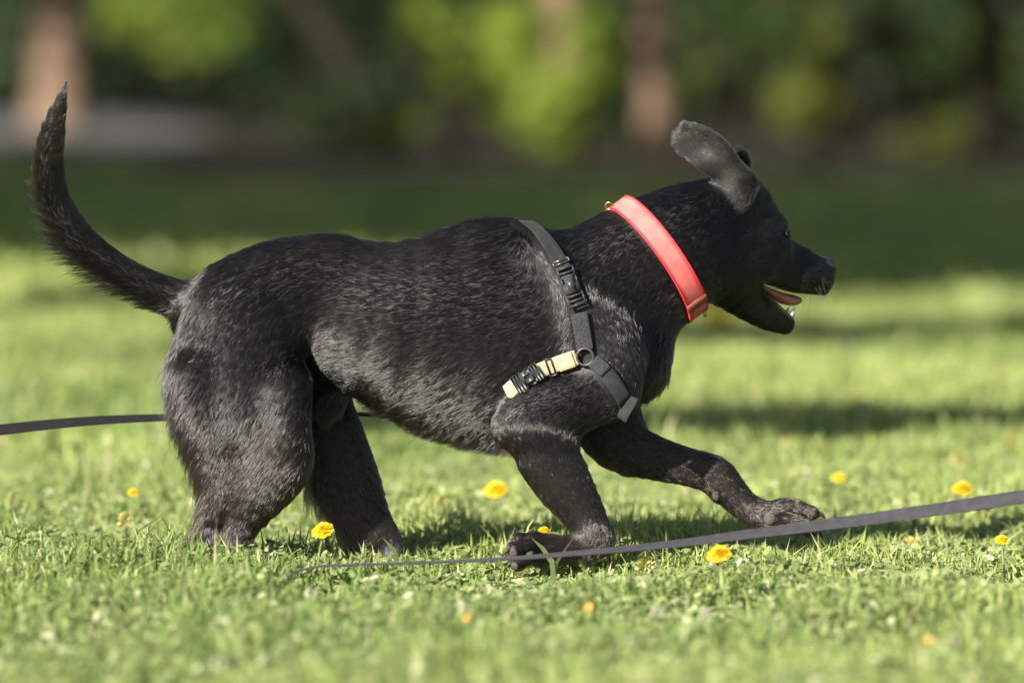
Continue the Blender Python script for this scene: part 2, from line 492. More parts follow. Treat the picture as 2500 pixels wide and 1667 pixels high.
def chain(group, nodes, k=0.02, L=(0, 1, 0), hair=(0.014, 18), flow=1, sub=False, neutral=False):
    """nodes: (world point, radius px, sideways ratio). hair: (length, lift degrees); flow: +1 hair lies along the order"""
    L = np.asarray(L, dtype=float)
    if len(nodes) == 1:
        nodes = [nodes[0], (nodes[0][0] + np.array([1e-4, 0, 0]), nodes[0][1], nodes[0][2])]
    CH[0] += 1
    if len(nodes) > 2:                  # run a smooth curve through the nodes
        A = np.array([[*p, r, q] for p, r, q in nodes])
        A = np.vstack([2 * A[0] - A[1], A, 2 * A[-1] - A[-2]])
        out = []
        for i in range(1, len(A) - 2):
            n_ = max(2, min(4, int(np.linalg.norm(A[i + 1, :3] - A[i, :3]) / max(.018, .25 * A[i, 3] * MPP))))
            for t in np.arange(n_) / n_:
                p0, p1, p2, p3 = A[i - 1:i + 3]
                out.append(.5 * (2 * p1 + (p2 - p0) * t + (2 * p0 - 5 * p1 + 4 * p2 - p3) * t * t + (3 * p1 - p0 - 3 * p2 + p3) * t ** 3))
        out.append(A[-2])
        nodes = [(o[:3], max(o[3], 2.0), max(o[4], .08)) for o in out]
    for (a, ra, sa), (b, rb, sb) in zip(nodes[:-1], nodes[1:]):
        ab = np.asarray(b) - np.asarray(a)
        ab = ab / max(np.linalg.norm(ab), 1e-9)
        Lp = L - (L @ ab) * ab
        Lp = Lp / max(np.linalg.norm(Lp), 1e-9)
        SEG.append(dict(g=group, a=np.asarray(a, float), b=np.asarray(b, float), ra=ra * MPP, rb=rb * MPP, sa=sa, sb=sb,
                        L=Lp, k=k, ch=CH[0], hair=hair, flow=flow, sub=sub, neutral=neutral))


def S(x, y, r, s, dep=0.0):
    return (W(x, y, dep), r, s)


def H(x, y, r, s, v=0.0):
    return (hp(x, y, v), r, s)


BODY_HAIR = (0.016, 6)
# trunk: order from the shoulders to the rump, the way the coat lies
chain('trunk', [S(1395, 800, 122, .86), S(1260, 775, 210, .60), S(1130, 775, 243, .545), S(960, 760, 203, .60), S(850, 724, 166, .60),
                S(740, 692, 138, .62), S(630, 703, 128, .78), S(540, 725, 120, .84), S(490, 745, 92, .82)], k=.05, hair=BODY_HAIR)
chain('trunk', [S(1172, 592, 88, .55), S(1100, 590, 82, .55), S(1000, 620, 66, .6)], k=.04, hair=BODY_HAIR)          # withers
chain('trunk', [S(760, 630, 80, .62), S(640, 640, 76, .7), S(560, 680, 78, .7)], k=.04, hair=BODY_HAIR)              # loin and croup
chain('trunk', [S(1180, 930, 92, .85), S(1060, 910, 88, .85), S(960, 866, 80, .8), S(870, 806, 58, .7)], k=.04, hair=(0.017, 12))   # keel
chain('trunk', [S(820, 826, 28, .6), S(770, 842, 32, .6), S(740, 842, 42, .7)], k=.05, hair=(0.014, 12))              # flank fold
# neck
chain('neck', [(hp(1640, 520), 104, .74), (hp(1575, 556), 133, .70), S(1452, 618, 146, .70, .008), S(1335, 692, 152, .70), S(1250, 740, 140, .70)],
      k=.045, hair=(0.012, 8))
chain('neck', [(hp(1560, 672), 54, .7), S(1490, 735, 66, .7, .006), S(1440, 800, 80, .8)], k=.04, hair=(0.016, 14))   # throat skin
chain('neck', [S(1462, 790, 62, .8), S(1468, 850, 58, .9)], k=.03, hair=(0.018, 18))                                  # forechest
# tail
chain('tail', [S(505, 715, 68, .8), S(430, 694, 50, .85), S(372, 672, 40, .8, -.004), S(312, 643, 36, .75, -.008), S(240, 598, 35, .75, -.012), S(178, 545, 37, .75, -.016),
               S(135, 480, 36, .7, -.018), S(116, 410, 34, .7, -.02), S(117, 340, 30, .7, -.02), S(130, 270, 21, .7, -.02), S(146, 215, 9, .8, -.02), S(151, 196, 4, 1, -.02)],
      k=.02, hair=(0.014, 10))
# hind leg on the viewer's side
hy = -.066
chain('hind_near', [S(560, 745, 128, .46, -.045), S(550, 830, 148, .40, -.056), S(556, 910, 154, .36, hy), S(580, 1000, 132, .38, hy), S(606, 1058, 102, .44, hy)], k=.03, hair=(0.013, 9))
chain('hind_near', [S(655, 880, 60, .55, hy - .018), S(662, 980, 50, .6, hy - .024), S(652, 1055, 52, .66, hy - .016)], k=.018, hair=(0.012, 9))
chain('hind_near', [S(455, 850, 50, .7, hy - .008), S(462, 960, 46, .7, hy - .018), S(488, 1050, 42, .65, hy - .014), S(500, 1120, 32, .7, hy - .010), S(488, 1180, 22, .8, hy - .006)], k=.018, hair=(0.017, 15))
chain('hind_near', [S(620, 1050, 92, .50, hy - .004), S(588, 1130, 70, .60, hy - .004), S(560, 1190, 47, .70, hy), S(541, 1245, 34, .75, hy)], k=.025, hair=(0.009, 9))
chain('hind_near', [S(530, 1090, 56, .55, hy), S(500, 1160, 28, .5, hy), S(474, 1230, 20, .8, hy), S(472, 1250, 20, .9, hy)], k=.010, hair=(0.011, 12))
chain('hind_near', [S(478, 1246, 26, .8, hy), S(545, 1284, 24, .9, hy), S(590, 1298, 24, 1.2, hy), S(620, 1304, 20, 1.5, hy)], k=.02, hair=(0.010, 14))
for j, (dx, dv) in enumerate(((26, -.027), (38, -.009), (38, .009), (26, .027))):
    chain('hind_near', [S(612, 1300, 17, 1, hy + dv * .8), S(628 + dx * .5, 1302, 16, 1, hy + dv), S(640 + dx * .5, 1309, 11, 1, hy + dv)], k=.008, hair=(0.007, 14))
# hind leg on the far side
fy = .066
chain('hind_far', [S(600, 770, 120, .5, .045), S(690, 890, 100, .45, fy), S(735, 965, 86, .5, fy), S(772, 1045, 80, .5, fy), S(803, 1110, 72, .5, fy), S(848, 1190, 50, .6, fy),
                   S(887, 1250, 40, .7, fy), S(905, 1286, 32, .9, fy)], k=.03, hair=(0.010, 9))
chain('hind_far', [S(770, 1120, 54, .5, fy), S(800, 1190, 34, .5, fy), S(845, 1245, 26, .7, fy)], k=.025, hair=(0.014, 16))
chain('hind_far', [S(903, 1284, 30, 1, fy), S(930, 1300, 25, 1.3, fy), S(950, 1304, 20, 1.5, fy)], k=.02, hair=(0.010, 14))
for j, (dx, dv) in enumerate(((20, -.027), (32, -.009), (32, .009), (20, .027))):
    chain('hind_far', [S(942, 1300, 17, 1, fy + dv * .8), S(955 + dx * .4, 1303, 16, 1, fy + dv), S(968 + dx * .4, 1309, 11, 1, fy + dv)], k=.008, hair=(0.007, 14))
# sheath between the hind legs
chain('trunk', [S(790, 890, 20, .8), S(764, 925, 29, .8), S(750, 944, 24, .8)], k=.02, hair=(0.014, 20))
# shoulder blade and foreleg on the viewer's side
ny = -.092
chain('fore_near', [S(1225, 600, 62, .5, -.045), S(1310, 700, 84, .42, -.066), S(1385, 800, 92, .42, -.074), S(1400, 880, 76, .5, -.078)], k=.045, hair=(0.012, 6))
chain('fore_near', [S(1388, 905, 62, .66, -.080), S(1310, 930, 72, .58, -.088), S(1230, 960, 74, .52, ny), S(1185, 976, 50, .62, ny)], k=.022, hair=(0.009, 9))
chain('fore_near', [S(1178, 985, 44, .8, ny), S(1245, 1000, 80, .52, ny), S(1258, 1045, 74, .52, ny), S(1294, 1110, 65, .54, ny), S(1341, 1180, 49, .62, ny), S(1366, 1234, 40, .8, ny)], k=.02, hair=(0.009, 9))
chain('fore_near', [S(1368, 1236, 39, .85, ny), S(1352, 1254, 35, 1.0, ny), S(1310, 1262, 32, 1.15, ny), S(1262, 1262, 35, 1.25, ny), S(1232, 1260, 34, 1.3, ny)], k=.016, hair=(0.009, 16))
NEAR_TOES = [(1194, 1240, 18, ny - .008, 1228, 1240), (1184, 1262, 19, ny - .036, 1222, 1256), (1192, 1292, 19, ny - .030, 1226, 1284), (1198, 1262, 17, ny + .022, 1226, 1256)]
for tx, ty, tr, td, bx, by in NEAR_TOES:
    chain('fore_near', [S(bx + 24, by + 2, 15, 1, ny + (td - ny) * .5), S(bx, by - 3, 17, 1, ny + (td - ny) * .85), S((bx + tx) / 2, (by + ty) / 2 - 2, 14, 1, td), S(tx, ty, tr, 1, td)], k=.0025, hair=(0.005, 22))
# foreleg on the far side, reaching forward
gy = .055
chain('fore_far', [S(1360, 900, 100, .5, .05), S(1420, 1010, 72, .55, gy), S(1478, 1043, 55, .62, gy), S(1565, 1068, 44, .7, gy), S(1636, 1088, 43, .75, gy), S(1662, 1110, 41, .8, gy),
                   S(1700, 1152, 35, .95, gy), S(1742, 1180, 34, 1.15, gy), S(1790, 1188, 36, 1.2, gy)], k=.02, hair=(0.009, 12))
chain('fore_far', [S(1640, 1118, 22, .9, gy - .004), S(1646, 1136, 14, 1, gy - .006)], k=.012, hair=(0.008, 20))
FAR_TOES = [(1866, 1178, 15, gy - .014, 1822, 1166), (1850, 1206, 16, gy - .044, 1806, 1198), (1860, 1220, 15, gy + .006, 1818, 1210), (1840, 1168, 15, gy + .036, 1806, 1166)]
for tx, ty, tr, td, bx, by in FAR_TOES:
    chain('fore_far', [S(bx - 30, by, 17, 1, gy + (td - gy) * .45), S(bx, by - 4, 18, 1, gy + (td - gy) * .9), S((bx + tx) / 2, (by + ty) / 2 - 3, 14.5, 1, td), S(tx, ty, tr, 1, td)], k=.0025, hair=(0.006, 24))
# head, nose to nape
FACE = (0.006, 9)
chain('head', [H(1742, 516, 56, .90), H(1714, 480, 66, .95), H(1680, 484, 86, .80), H(1640, 510, 88, .74)], k=.03, L=HL, hair=FACE)                       # skull
chain('head', [H(1884, 630, 34, .92), H(1838, 612, 45, .78), H(1788, 592, 53, .72), H(1740, 560, 70, .8)], k=.022, L=HL, hair=FACE)  # muzzle
chain('head', [H(1884, 651, 26, 1.15), H(1842, 647, 27, 1.35), H(1790, 629, 32, 1.25), H(1735, 612, 40, 1.2)], k=.012, L=HL, hair=FACE)  # upper lips
for v in (38, -38):
    chain('head', [H(1755, 560, 40, .8, v), H(1712, 590, 62, .6, v * 1.1), H(1665, 600, 66, .62, v)], k=.025, L=HL, hair=FACE)       # cheeks
    chain('head', [H(1776, 516, 20, .8, v * .66), H(1742, 505, 30, .8, v * .8)], k=.014, L=HL, hair=FACE)                              # brows
chain('head', [H(1803, 747, 21, 1.05), H(1764, 730, 29, 1.05), H(1718, 697, 40, 1.05), H(1672, 652, 58, 1.05), H(1630, 620, 70, 1.0)], k=.018, L=HL, hair=FACE)   # lower jaw
for v in (1, -1):
    chain('head', [H(1774, 550, 13, .9, 40 * v), H(1730, 546, 18, .8, 60 * v), H(1682, 545, 18, .8, 66 * v)], k=.014, L=HL, hair=FACE)    # cheekbone
    chain('head', [H(1872, 642, 20, .9, 16 * v), H(1838, 640, 20, .9, 24 * v)], k=.012, L=HL, hair=FACE)                                  # whisker pad
    chain('head', [H(1886, 670, 7, 1, 18 * v), H(1842, 669, 7, 1, 31 * v), H(1796, 654, 7, 1, 34 * v), H(1752, 638, 7, 1, 36 * v), H(1728, 640, 7, 1, 38 * v)], k=.007, L=HL, hair=(0.004, 8))   # upper lip edge
    chain('head', [H(1812, 739, 6, 1, 16 * v), H(1784, 720, 6, 1, 27 * v), H(1752, 692, 6, 1, 32 * v), H(1726, 656, 6, 1, 37 * v)], k=.007, L=HL, hair=(0.004, 8))   # lower lip edge
# mouth: the gap between the lips
chain('head', [H(1734, 648, 5, 5), H(1786, 686, 21, 3), H(1832, 704, 27, 2.6), H(1880, 714, 32, 2.2)], k=.006, L=HL, sub=True)
# ears
EN = np.array([-.30, -.90, .30]); EN /= np.linalg.norm(EN)


def E(x, y, r, s, v):
    return (hp(x, y, 0) * 0 + W(x, y, hp(1680, 420, v)[1] + (1680 - x) * MPP * .10), r, s)


chain('ear', [E(1694, 424, 40, .42, 66), E(1672, 398, 36, .26, 72), E(1648, 366, 46, .13, 78), E(1614, 340, 48, .10, 80), E(1588, 326, 45, .09, 80), E(1579, 321, 42, .09, 80)],
      k=.014, L=EN, hair=(0.0045, 20))
chain('ear', [E(1712, 424, 27, .8, 56), E(1690, 450, 36, .6, 60), E(1668, 490, 30, .5, 58), E(1664, 515, 16, .6, 56)], k=.02, L=EN, hair=(0.008, 26))
chain('ear', [E(1700, 402, 22, .9, 70), E(1668, 352, 11, .9, 84), E(1632, 316, 8, .9, 88), E(1600, 294, 7, .9, 88), E(1570, 284, 6, .9, 86)], k=.012, L=EN, hair=(0.006, 26))   # rolled front rim
fe = hp(1720, 420, -66)
chain('ear', [(fe, 34, .5), (W(1704, 372, fe[1] - .01), 24, .4), (W(1696, 352, fe[1] - .03), 15, .5)], k=.014, L=EN, hair=(0.008, 30))

GROUP_K = {'trunk': .05, 'neck': .05, 'tail': .02, 'hind_near': .022, 'hind_far': .02, 'fore_near': .014, 'fore_far': .016, 'head': .022, 'ear': .01}


def seg_dist(s, P):
    """signed distance-like value of points P (n,3) to one segment"""
    s = dict(s, a=s['a'].astype(P.dtype), b=s['b'].astype(P.dtype), L=s['L'].astype(P.dtype))
    ab = s['b'] - s['a']
    t = np.clip(((P - s['a']) @ ab) / max(ab @ ab, 1e-12), 0, 1)
    q = P - s['a'] - t[:, None] * ab
    ql = q @ s['L']
    qq = np.einsum('ij,ij->i', q, q)
    sc = s['sa'] + (s['sb'] - s['sa']) * t
    d2 = np.maximum(qq - ql * ql, 0) + (ql / sc) ** 2
    r = s['ra'] + (s['rb'] - s['ra']) * t
    dist = np.sqrt(d2)
    # true size of the value differs along the squeezed axis
    frac = np.where(d2 > 1e-12, (ql / sc) ** 2 / np.maximum(d2, 1e-12), 0)
    return (dist - r) * (1 - frac * (1 - np.minimum(sc, 1)))


def smin(a, b, k):
    h = np.maximum(k - np.abs(a - b), 0) / k
    return np.minimum(a, b) - h * h * k * .25


def grid_field(segs, hstep, group_k):
    solid = [s for s in segs if not s['sub']]
    ext = [max(s['ra'], s['rb']) * max(1, s['sa'], s['sb']) for s in solid]
    lo = np.min([np.minimum(s['a'], s['b']) - e for s, e in zip(solid, ext)], 0) - 3 * hstep - .006
    hi = np.max([np.maximum(s['a'], s['b']) + e for s, e in zip(solid, ext)], 0) + 3 * hstep + .006
    n = np.ceil((hi - lo) / hstep).astype(int)
    F = np.full(n, .2, dtype=np.float32)
    ax = [(lo[i] + np.arange(n[i]) * hstep) for i in range(3)]

    def box(a, b, m):
        i0 = np.clip(((np.minimum(a, b) - m - lo) / hstep).astype(int), 0, n - 1)
        i1 = np.minimum(((np.maximum(a, b) + m - lo) / hstep).astype(int) + 2, n)
        return tuple(slice(i0[i], i1[i]) for i in range(3))

    def cells(sb):
        return np.stack(np.meshgrid(ax[0][sb[0]], ax[1][sb[1]], ax[2][sb[2]], indexing='ij'), -1).reshape(-1, 3).astype(np.float32)

    for g in group_k:
        gs = [s for s in solid if s['g'] == g]
        if not gs:
            continue
        pa = np.array([s['a'] for s in gs] + [s['b'] for s in gs])
        rr = max(max(s['ra'], s['rb']) * max(1, s['sa'], s['sb']) for s in gs)
        gb = box(pa.min(0), pa.max(0), rr + .06)
        G = np.full([sl.stop - sl.start for sl in gb], .2, dtype=np.float32)
        for ch in sorted({s['ch'] for s in gs}):
            cs = [s for s in gs if s['ch'] == ch]
            k = cs[0]['k']
            pc = np.array([s['a'] for s in cs] + [s['b'] for s in cs])
            rc = max(max(s['ra'], s['rb']) * max(1, s['sa'], s['sb']) for s in cs)
            cb = box(pc.min(0), pc.max(0), rc + k + .008)
            C = np.full([sl.stop - sl.start for sl in cb], .2, dtype=np.float32)
            for s in cs:
                r = max(s['ra'], s['rb'])
                sb = box(s['a'], s['b'], np.maximum(r * np.ones(3), r * max(s['sa'], s['sb']) * np.abs(s['L'])) + k + .008)
                sb = tuple(slice(max(x.start, y.start), min(x.stop, y.stop)) for x, y in zip(sb, cb))
                d = seg_dist(s, cells(sb)).astype(np.float32)
                loc = tuple(slice(x.start - y.start, x.stop - y.start) for x, y in zip(sb, cb))
                C[loc] = np.minimum(C[loc], d.reshape(C[loc].shape))
            ov = tuple(slice(max(x.start, y.start), min(x.stop, y.stop)) for x, y in zip(cb, gb))
            lg = tuple(slice(x.start - y.start, x.stop - y.start) for x, y in zip(ov, gb))
            lc = tuple(slice(x.start - y.start, x.stop - y.start) for x, y in zip(ov, cb))
            G[lg] = smin(G[lg], C[lc], k)
        F[gb] = smin(F[gb], G, group_k[g])
    for s in [s for s in segs if s['sub']]:
        r = max(s['ra'], s['rb'])
        sb = box(s['a'], s['b'], r * max(1, s['sa'], s['sb']) + .02)
        d = seg_dist(s, cells(sb)).astype(np.float32).reshape(F[sb].shape)
        F[sb] = -smin(-F[sb], d, s['k'])
    return F, lo, hstep


def surface_nets(F, lo, h):
    S8 = F < 0
    c = [S8[i:S8.shape[0] - 1 + i, j:S8.shape[1] - 1 + j, k:S8.shape[2] - 1 + k] for i in (0, 1) for j in (0, 1) for k in (0, 1)]
    cnt = np.zeros(c[0].shape, dtype=np.int8)
    for x in c:
        cnt += x
    mixed = (cnt > 0) & (cnt < 8)
    idx = np.argwhere(mixed)
    vid = np.full(mixed.shape, -1, dtype=np.int32)
    vid[mixed] = np.arange(len(idx))
    corners = np.array([(i, j, k) for i in (0, 1) for j in (0, 1) for k in (0, 1)])
    vals = np.stack([F[idx[:, 0] + o[0], idx[:, 1] + o[1], idx[:, 2] + o[2]] for o in corners], 1)
    acc = np.zeros((len(idx), 3))
    num = np.zeros(len(idx))
    for a in range(8):
        for b in range(a + 1, 8):
            if np.abs(corners[a] - corners[b]).sum() != 1:
                continue
            va, vb = vals[:, a], vals[:, b]
            cr = (va < 0) != (vb < 0)
            t = np.where(cr, va / np.where(cr, va - vb, 1), 0)
            acc += np.where(cr[:, None], corners[a] + t[:, None] * (corners[b] - corners[a]), 0)
            num += cr
    V = lo + (idx + acc / num[:, None]) * h
    quads = []
    for axis in range(3):
        o = [slice(None)] * 3
        p = [slice(None)] * 3
        o[axis] = slice(0, -1)
        p[axis] = slice(1, None)
        A, B = S8[tuple(o)], S8[tuple(p)]
        e = np.argwhere(A != B)
        u, w = (axis + 1) % 3, (axis + 2) % 3
        ok = (e[:, u] > 0) & (e[:, w] > 0) & (e[:, u] < S8.shape[u] - 1) & (e[:, w] < S8.shape[w] - 1)
        e = e[ok]
        flip = A[e[:, 0], e[:, 1], e[:, 2]]
        du = np.zeros(3, int); du[u] = 1
        dw = np.zeros(3, int); dw[w] = 1
        q = [e - du - dw, e - dw, e, e - du]
        q = np.stack([vid[x[:, 0], x[:, 1], x[:, 2]] for x in q], 1)
        q = np.where(flip[:, None], q, q[:, ::-1])
        quads.append(q)
    return V, np.concatenate(quads)


F_, lo_, h_ = grid_field(SEG, .0030, GROUP_K)
BV, BQ = surface_nets(F_, lo_, h_)
del F_
# keep the largest connected piece only, then relax the voxel steps
lab = np.arange(len(BV))
ed = np.concatenate([BQ[:, [0, 1]], BQ[:, [1, 2]], BQ[:, [2, 3]], BQ[:, [3, 0]]])
for _ in range(400):
    m_ = np.minimum(lab[ed[:, 0]], lab[ed[:, 1]])
    old = lab.copy()
    np.minimum.at(lab, ed[:, 0], m_)
    np.minimum.at(lab, ed[:, 1], m_)
    lab = lab[lab]
    if (old == lab).all():
        break
u_, c_ = np.unique(lab, return_counts=True)
keep = lab == u_[c_.argmax()]
re_ = np.cumsum(keep) - 1
BQ = re_[BQ[keep[BQ[:, 0]]]]
BV = BV[keep]
ed = np.unique(np.sort(np.concatenate([BQ[:, [0, 1]], BQ[:, [1, 2]], BQ[:, [2, 3]], BQ[:, [3, 0]]]), 1), axis=0)
deg = np.bincount(ed.ravel(), minlength=len(BV)).astype(float)


def relax(V, lam, w=None):
    s_ = np.zeros_like(V)
    for ax_ in range(V.shape[1]):
        s_[:, ax_] = np.bincount(ed[:, 0], V[ed[:, 1], ax_], len(V)) + np.bincount(ed[:, 1], V[ed[:, 0], ax_], len(V))
    d_ = s_ / deg[:, None] - V
    return V + lam * (d_ if w is None else d_ * w[:, None])


for it in range(6):
    BV = relax(BV, .5)
    BV = relax(BV, -.52)

# which segment shapes each vertex: gives the lie and length of the coat
hv_len = np.zeros(len(BV)); hv_lift = np.zeros(len(BV)); hv_w = np.zeros(len(BV)) + 1e-9
hv_dir = np.zeros((len(BV), 3))
GROUPS = list(GROUP_K)
hv_grp = np.zeros((len(BV), len(GROUPS)))
for s in SEG:
    if s['sub']:
        continue
    reach = max(s['ra'], s['rb']) * max(1, s['sa'], s['sb']) + .05
    near = np.where((np.abs(BV - (s['a'] + s['b']) / 2) < np.abs(s['b'] - s['a']) / 2 + reach).all(1))[0]
    d = seg_dist(s, BV[near])
    w = np.exp(-np.maximum(d, 0) / .006)
    ab = s['b'] - s['a']
    ab = ab / max(np.linalg.norm(ab), 1e-9) * s['flow']
    hv_w[near] += w
    hv_len[near] += w * s['hair'][0]
    hv_lift[near] += w * s['hair'][1]
    hv_dir[near] += w[:, None] * ab
    hv_grp[near, GROUPS.index(s['g'])] += w
hv_len /= hv_w; hv_lift /= hv_w
hv_grp /= hv_w[:, None]
hv_dir /= np.maximum(np.linalg.norm(hv_dir, axis=1), 1e-6)[:, None]
gi = {g: hv_grp[:, i] for i, g in enumerate(GROUPS)}
# the broad body is relaxed more than face, ears and toes
soft = np.clip(gi['trunk'] + gi['neck'] + gi['tail'] + gi['hind_near'] + .6 * gi['fore_near'] + .6 * gi['hind_far'] + .5 * gi['fore_far'], 0, 1)
soft = np.where(BV[:, 2] < .12, soft * .25, soft)
for it in range(14):
    BV = relax(BV, .5, soft)
for it in range(3):
    BV = relax(BV, .5, 1 - soft)
for it in range(45):
    hv_dir = relax(hv_dir, .6)
for it in range(6):
    BV = relax(BV, .5, np.clip(gi['ear'] * 1.5, 0, 1))
# the ear flap is a shallow cup, not a board
ea, eb = E(1676, 402, 1, 1, 74)[0], E(1568, 314, 1, 1, 80)[0]
eax = (eb - ea) / np.linalg.norm(eb - ea)
etr = np.cross(eax, EN); etr /= np.linalg.norm(etr)
e_on = gi['ear'] * (BV[:, 1] < hp(1680, 420, 0)[1])
e_t = np.clip(((BV - ea) @ eax) / np.linalg.norm(eb - ea), 0, 1)
e_u = ((BV - ea) @ etr) / .032
BV = BV + EN * (e_on * np.minimum(e_t * 2, 1) * (.009 * np.minimum(e_u ** 2, 1.5) - .006 * e_t ** 2 + .003 * np.sin(e_t * 7 + 1.5 * e_u)))[:, None]
hv_len = relax(relax(hv_len[:, None], .6), .6)[:, 0]
# ------------------------------------------------------------------ skin, coat and face
dog = empty('dog', (W(800, 1322, 0)[0], 0, 0))
tag(dog, 'black short-haired dog galloping to the right across the grass', 'dog')

M_skin = simple_mat('black_skin', (.004, .004, .004), (.008, .007, .007), scale=90, rough=.5, bump=.25, bscale=420, spec=.35)
body_me = np_mesh('body', BV, BQ)
body = link('body', body_me, M_skin, dog, keep_world=True)

m, nt, out = nodes_of('black_coat')
hb = nt.nodes.new('ShaderNodeBsdfHairPrincipled')
hb.parametrization = 'COLOR'
hb.inputs['Roughness'].default_value = .21
hb.inputs['Radial Roughness'].default_value = .36
hb.inputs['IOR'].default_value = 1.58
hb.inputs['Random Roughness'].default_value = .15
hb.inputs['Coat'].default_value = .25
hi_ = nt.nodes.new('ShaderNodeHairInfo')
r_ = ramp(nt, [(0.0, (.004, .0035, .0035)), (.8, (.008, .0065, .006)), (1.0, (.020, .014, .011))])
nt.links.new(hi_.outputs['Random'], r_.inputs['Fac'])
tcf = nt.nodes.new('ShaderNodeTexCoord')
sxf = nt.nodes.new('ShaderNodeSeparateXYZ')
nt.links.new(tcf.outputs['Object'], sxf.inputs[0])
mrf = nt.nodes.new('ShaderNodeMapRange')          # dusty, sun-bleached hair low on the legs
for k_, v_ in (('From Min', .30), ('From Max', .06), ('To Min', 0.0), ('To Max', 1.0)):
    mrf.inputs[k_].default_value = v_
nt.links.new(sxf.outputs['Z'], mrf.inputs['Value'])
mxf = nt.nodes.new('ShaderNodeMix'); mxf.data_type = 'RGBA'
nt.links.new(mrf.outputs[0], mxf.inputs[0])
nt.links.new(r_.outputs['Color'], mxf.inputs[6])
mxf.inputs[7].default_value = (.026, .018, .014, 1)
nt.links.new(mxf.outputs[2], hb.inputs['Color'])
nt.links.new(hb.outputs[0], out.inputs['Surface'])
M_coat = m

BVH = BVHTree.FromPolygons([tuple(v) for v in BV], [tuple(q) for q in BQ.tolist()])
CAM_P = Vector(cam.location)


def hit(xd, yd):
    """where the line of sight through a measured pixel meets the dog"""
    d = (Vector(W(xd, yd, 0)) - CAM_P).normalized()
    p, n, i, dist = BVH.ray_cast(CAM_P, d)
    return (None, None) if p is None else (np.array(p), np.array(n))


def far_hit(x, z):
    p, n, i, dist = BVH.ray_cast(Vector((x, 1.5, z)), Vector((0, -1, 0)))
    return (None, None) if p is None else (np.array(p), np.array(n))


PADS = []
PAD_PX = ((272, 1180, 10, 17), (372, 1180, 11, 16), (278, 1258, 10, 12), (372, 1262, 13, 14), (1562, 812, 9, 14), (1905, 955, 15, 17), (2072, 935, 15, 17), (1990, 1010, 10, 11))
# straps are laid first so that the coat lies flat beneath them
def spline(pts, n):
    A = np.asarray(pts, float)
    A = np.vstack([2 * A[0] - A[1], A, 2 * A[-1] - A[-2]])
    out = []
    m_ = len(A) - 3
    for u in np.linspace(0, m_ - 1e-6, n):
        i = int(u); t = u - i
        p0, p1, p2, p3 = A[i:i + 4]
        out.append(.5 * (2 * p1 + (p2 - p0) * t + (2 * p0 - 5 * p1 + 4 * p2 - p3) * t * t + (3 * p1 - p0 - 3 * p2 + p3) * t ** 3))
    return np.array(out)


def lay(pix, n=24, off=.007, smooth=4):
    """a strap's centre line over the coat, from measured pixels"""
    P, Nn = [], []
    for x, y in spline(pix, n):
        p, q = hit(x, y)
        if p is None:
            continue
        P.append(p); Nn.append(q)
    P, Nn = np.array(P), np.array(Nn)
    for _ in range(smooth):
        P[1:-1] = .5 * P[1:-1] + .25 * (P[:-2] + P[2:])
        Nn[1:-1] = .5 * Nn[1:-1] + .25 * (Nn[:-2] + Nn[2:])
    Nn /= np.linalg.norm(Nn, axis=1)[:, None]
    return P + Nn * off, Nn


def Z2(x, y):    # pixels of the harness close-up
    return ((1150 + x * .35088) / K, (500 + y * .35088) / K)


def Z1(x, y):    # pixels of the head close-up
    return ((1450 + x * .37) / K, (270 + y * .37) / K)


def Z3(x, y):    # pixels of the front paws close-up
    return ((1150 + x * .38265) / K, (900 + y * .38265) / K)


for zx, zy, rw, rh in PAD_PX:
    p_, n_ = hit(*Z3(zx, zy))
    if p_ is not None:
        PADS.append((p_, n_, rw, rh))
SH_P, SH_N = lay([Z2(352, 125), Z2(430, 170), Z2(510, 250), Z2(580, 345), Z2(640, 440), Z2(690, 560), Z2(735, 690), Z2(765, 830), Z2(788, 960), Z2(800, 1020)], 40)
GI_P, GI_N = lay([Z2(760, 1050), Z2(660, 1080), Z2(560, 1110), Z2(450, 1155), Z2(350, 1225), Z2(262, 1300)], 26, off=.010)
CH_P, CH_N = lay([Z2(858, 1085), Z2(920, 1150), Z2(985, 1240), Z2(1040, 1330), Z2(1085, 1420)], 20, off=.012)
# collar: loop round the neck in a plane across its (turning) axis
co_c = .5 * (W(*Z1(150, 610), hp(1500, 560)[1] - .0) + W(*Z1(690, 1420), hp(1580, 600)[1]))
co_axis = np.array([math.cos(math.radians(27)) * math.cos(math.radians(20)), math.sin(math.radians(27)) * .86, math.cos(math.radians(27)) * math.sin(math.radians(33))])
_t = W(*Z1(150, 610), .012); _b = W(*Z1(690, 1400), .03)
_nr = hit(*Z1(455, 900))[0]
e1 = (_t - _b) / np.linalg.norm(_t - _b)
co_axis = np.cross(e1, _nr - _b); co_axis /= np.linalg.norm(co_axis)
if co_axis[0] < 0: co_axis = -co_axis
e2 = np.cross(co_axis, e1)
co_c = .5 * (_t + _b)
CO_P, CO_N = [], []
for a in np.linspace(0, 2 * math.pi, 73)[:-1]:
    d = math.cos(a) * e1 + math.sin(a) * e2
    p, q, i, dist = BVH.ray_cast(Vector(co_c + d * .22), Vector(-d))
    p = np.array(p) if p is not None and np.linalg.norm(np.array(p) - co_c) < .16 else co_c + d * .1
    CO_P.append(p); CO_N.append(d)
CO_P = np.array(CO_P); CO_N = np.array(CO_N)
rad_ = np.linalg.norm(CO_P - co_c, axis=1)
for _ in range(12):
    rad_ = .5 * rad_ + .25 * (np.roll(rad_, 1) + np.roll(rad_, -1))
CO_P = co_c + CO_N * (rad_ + .008)[:, None]

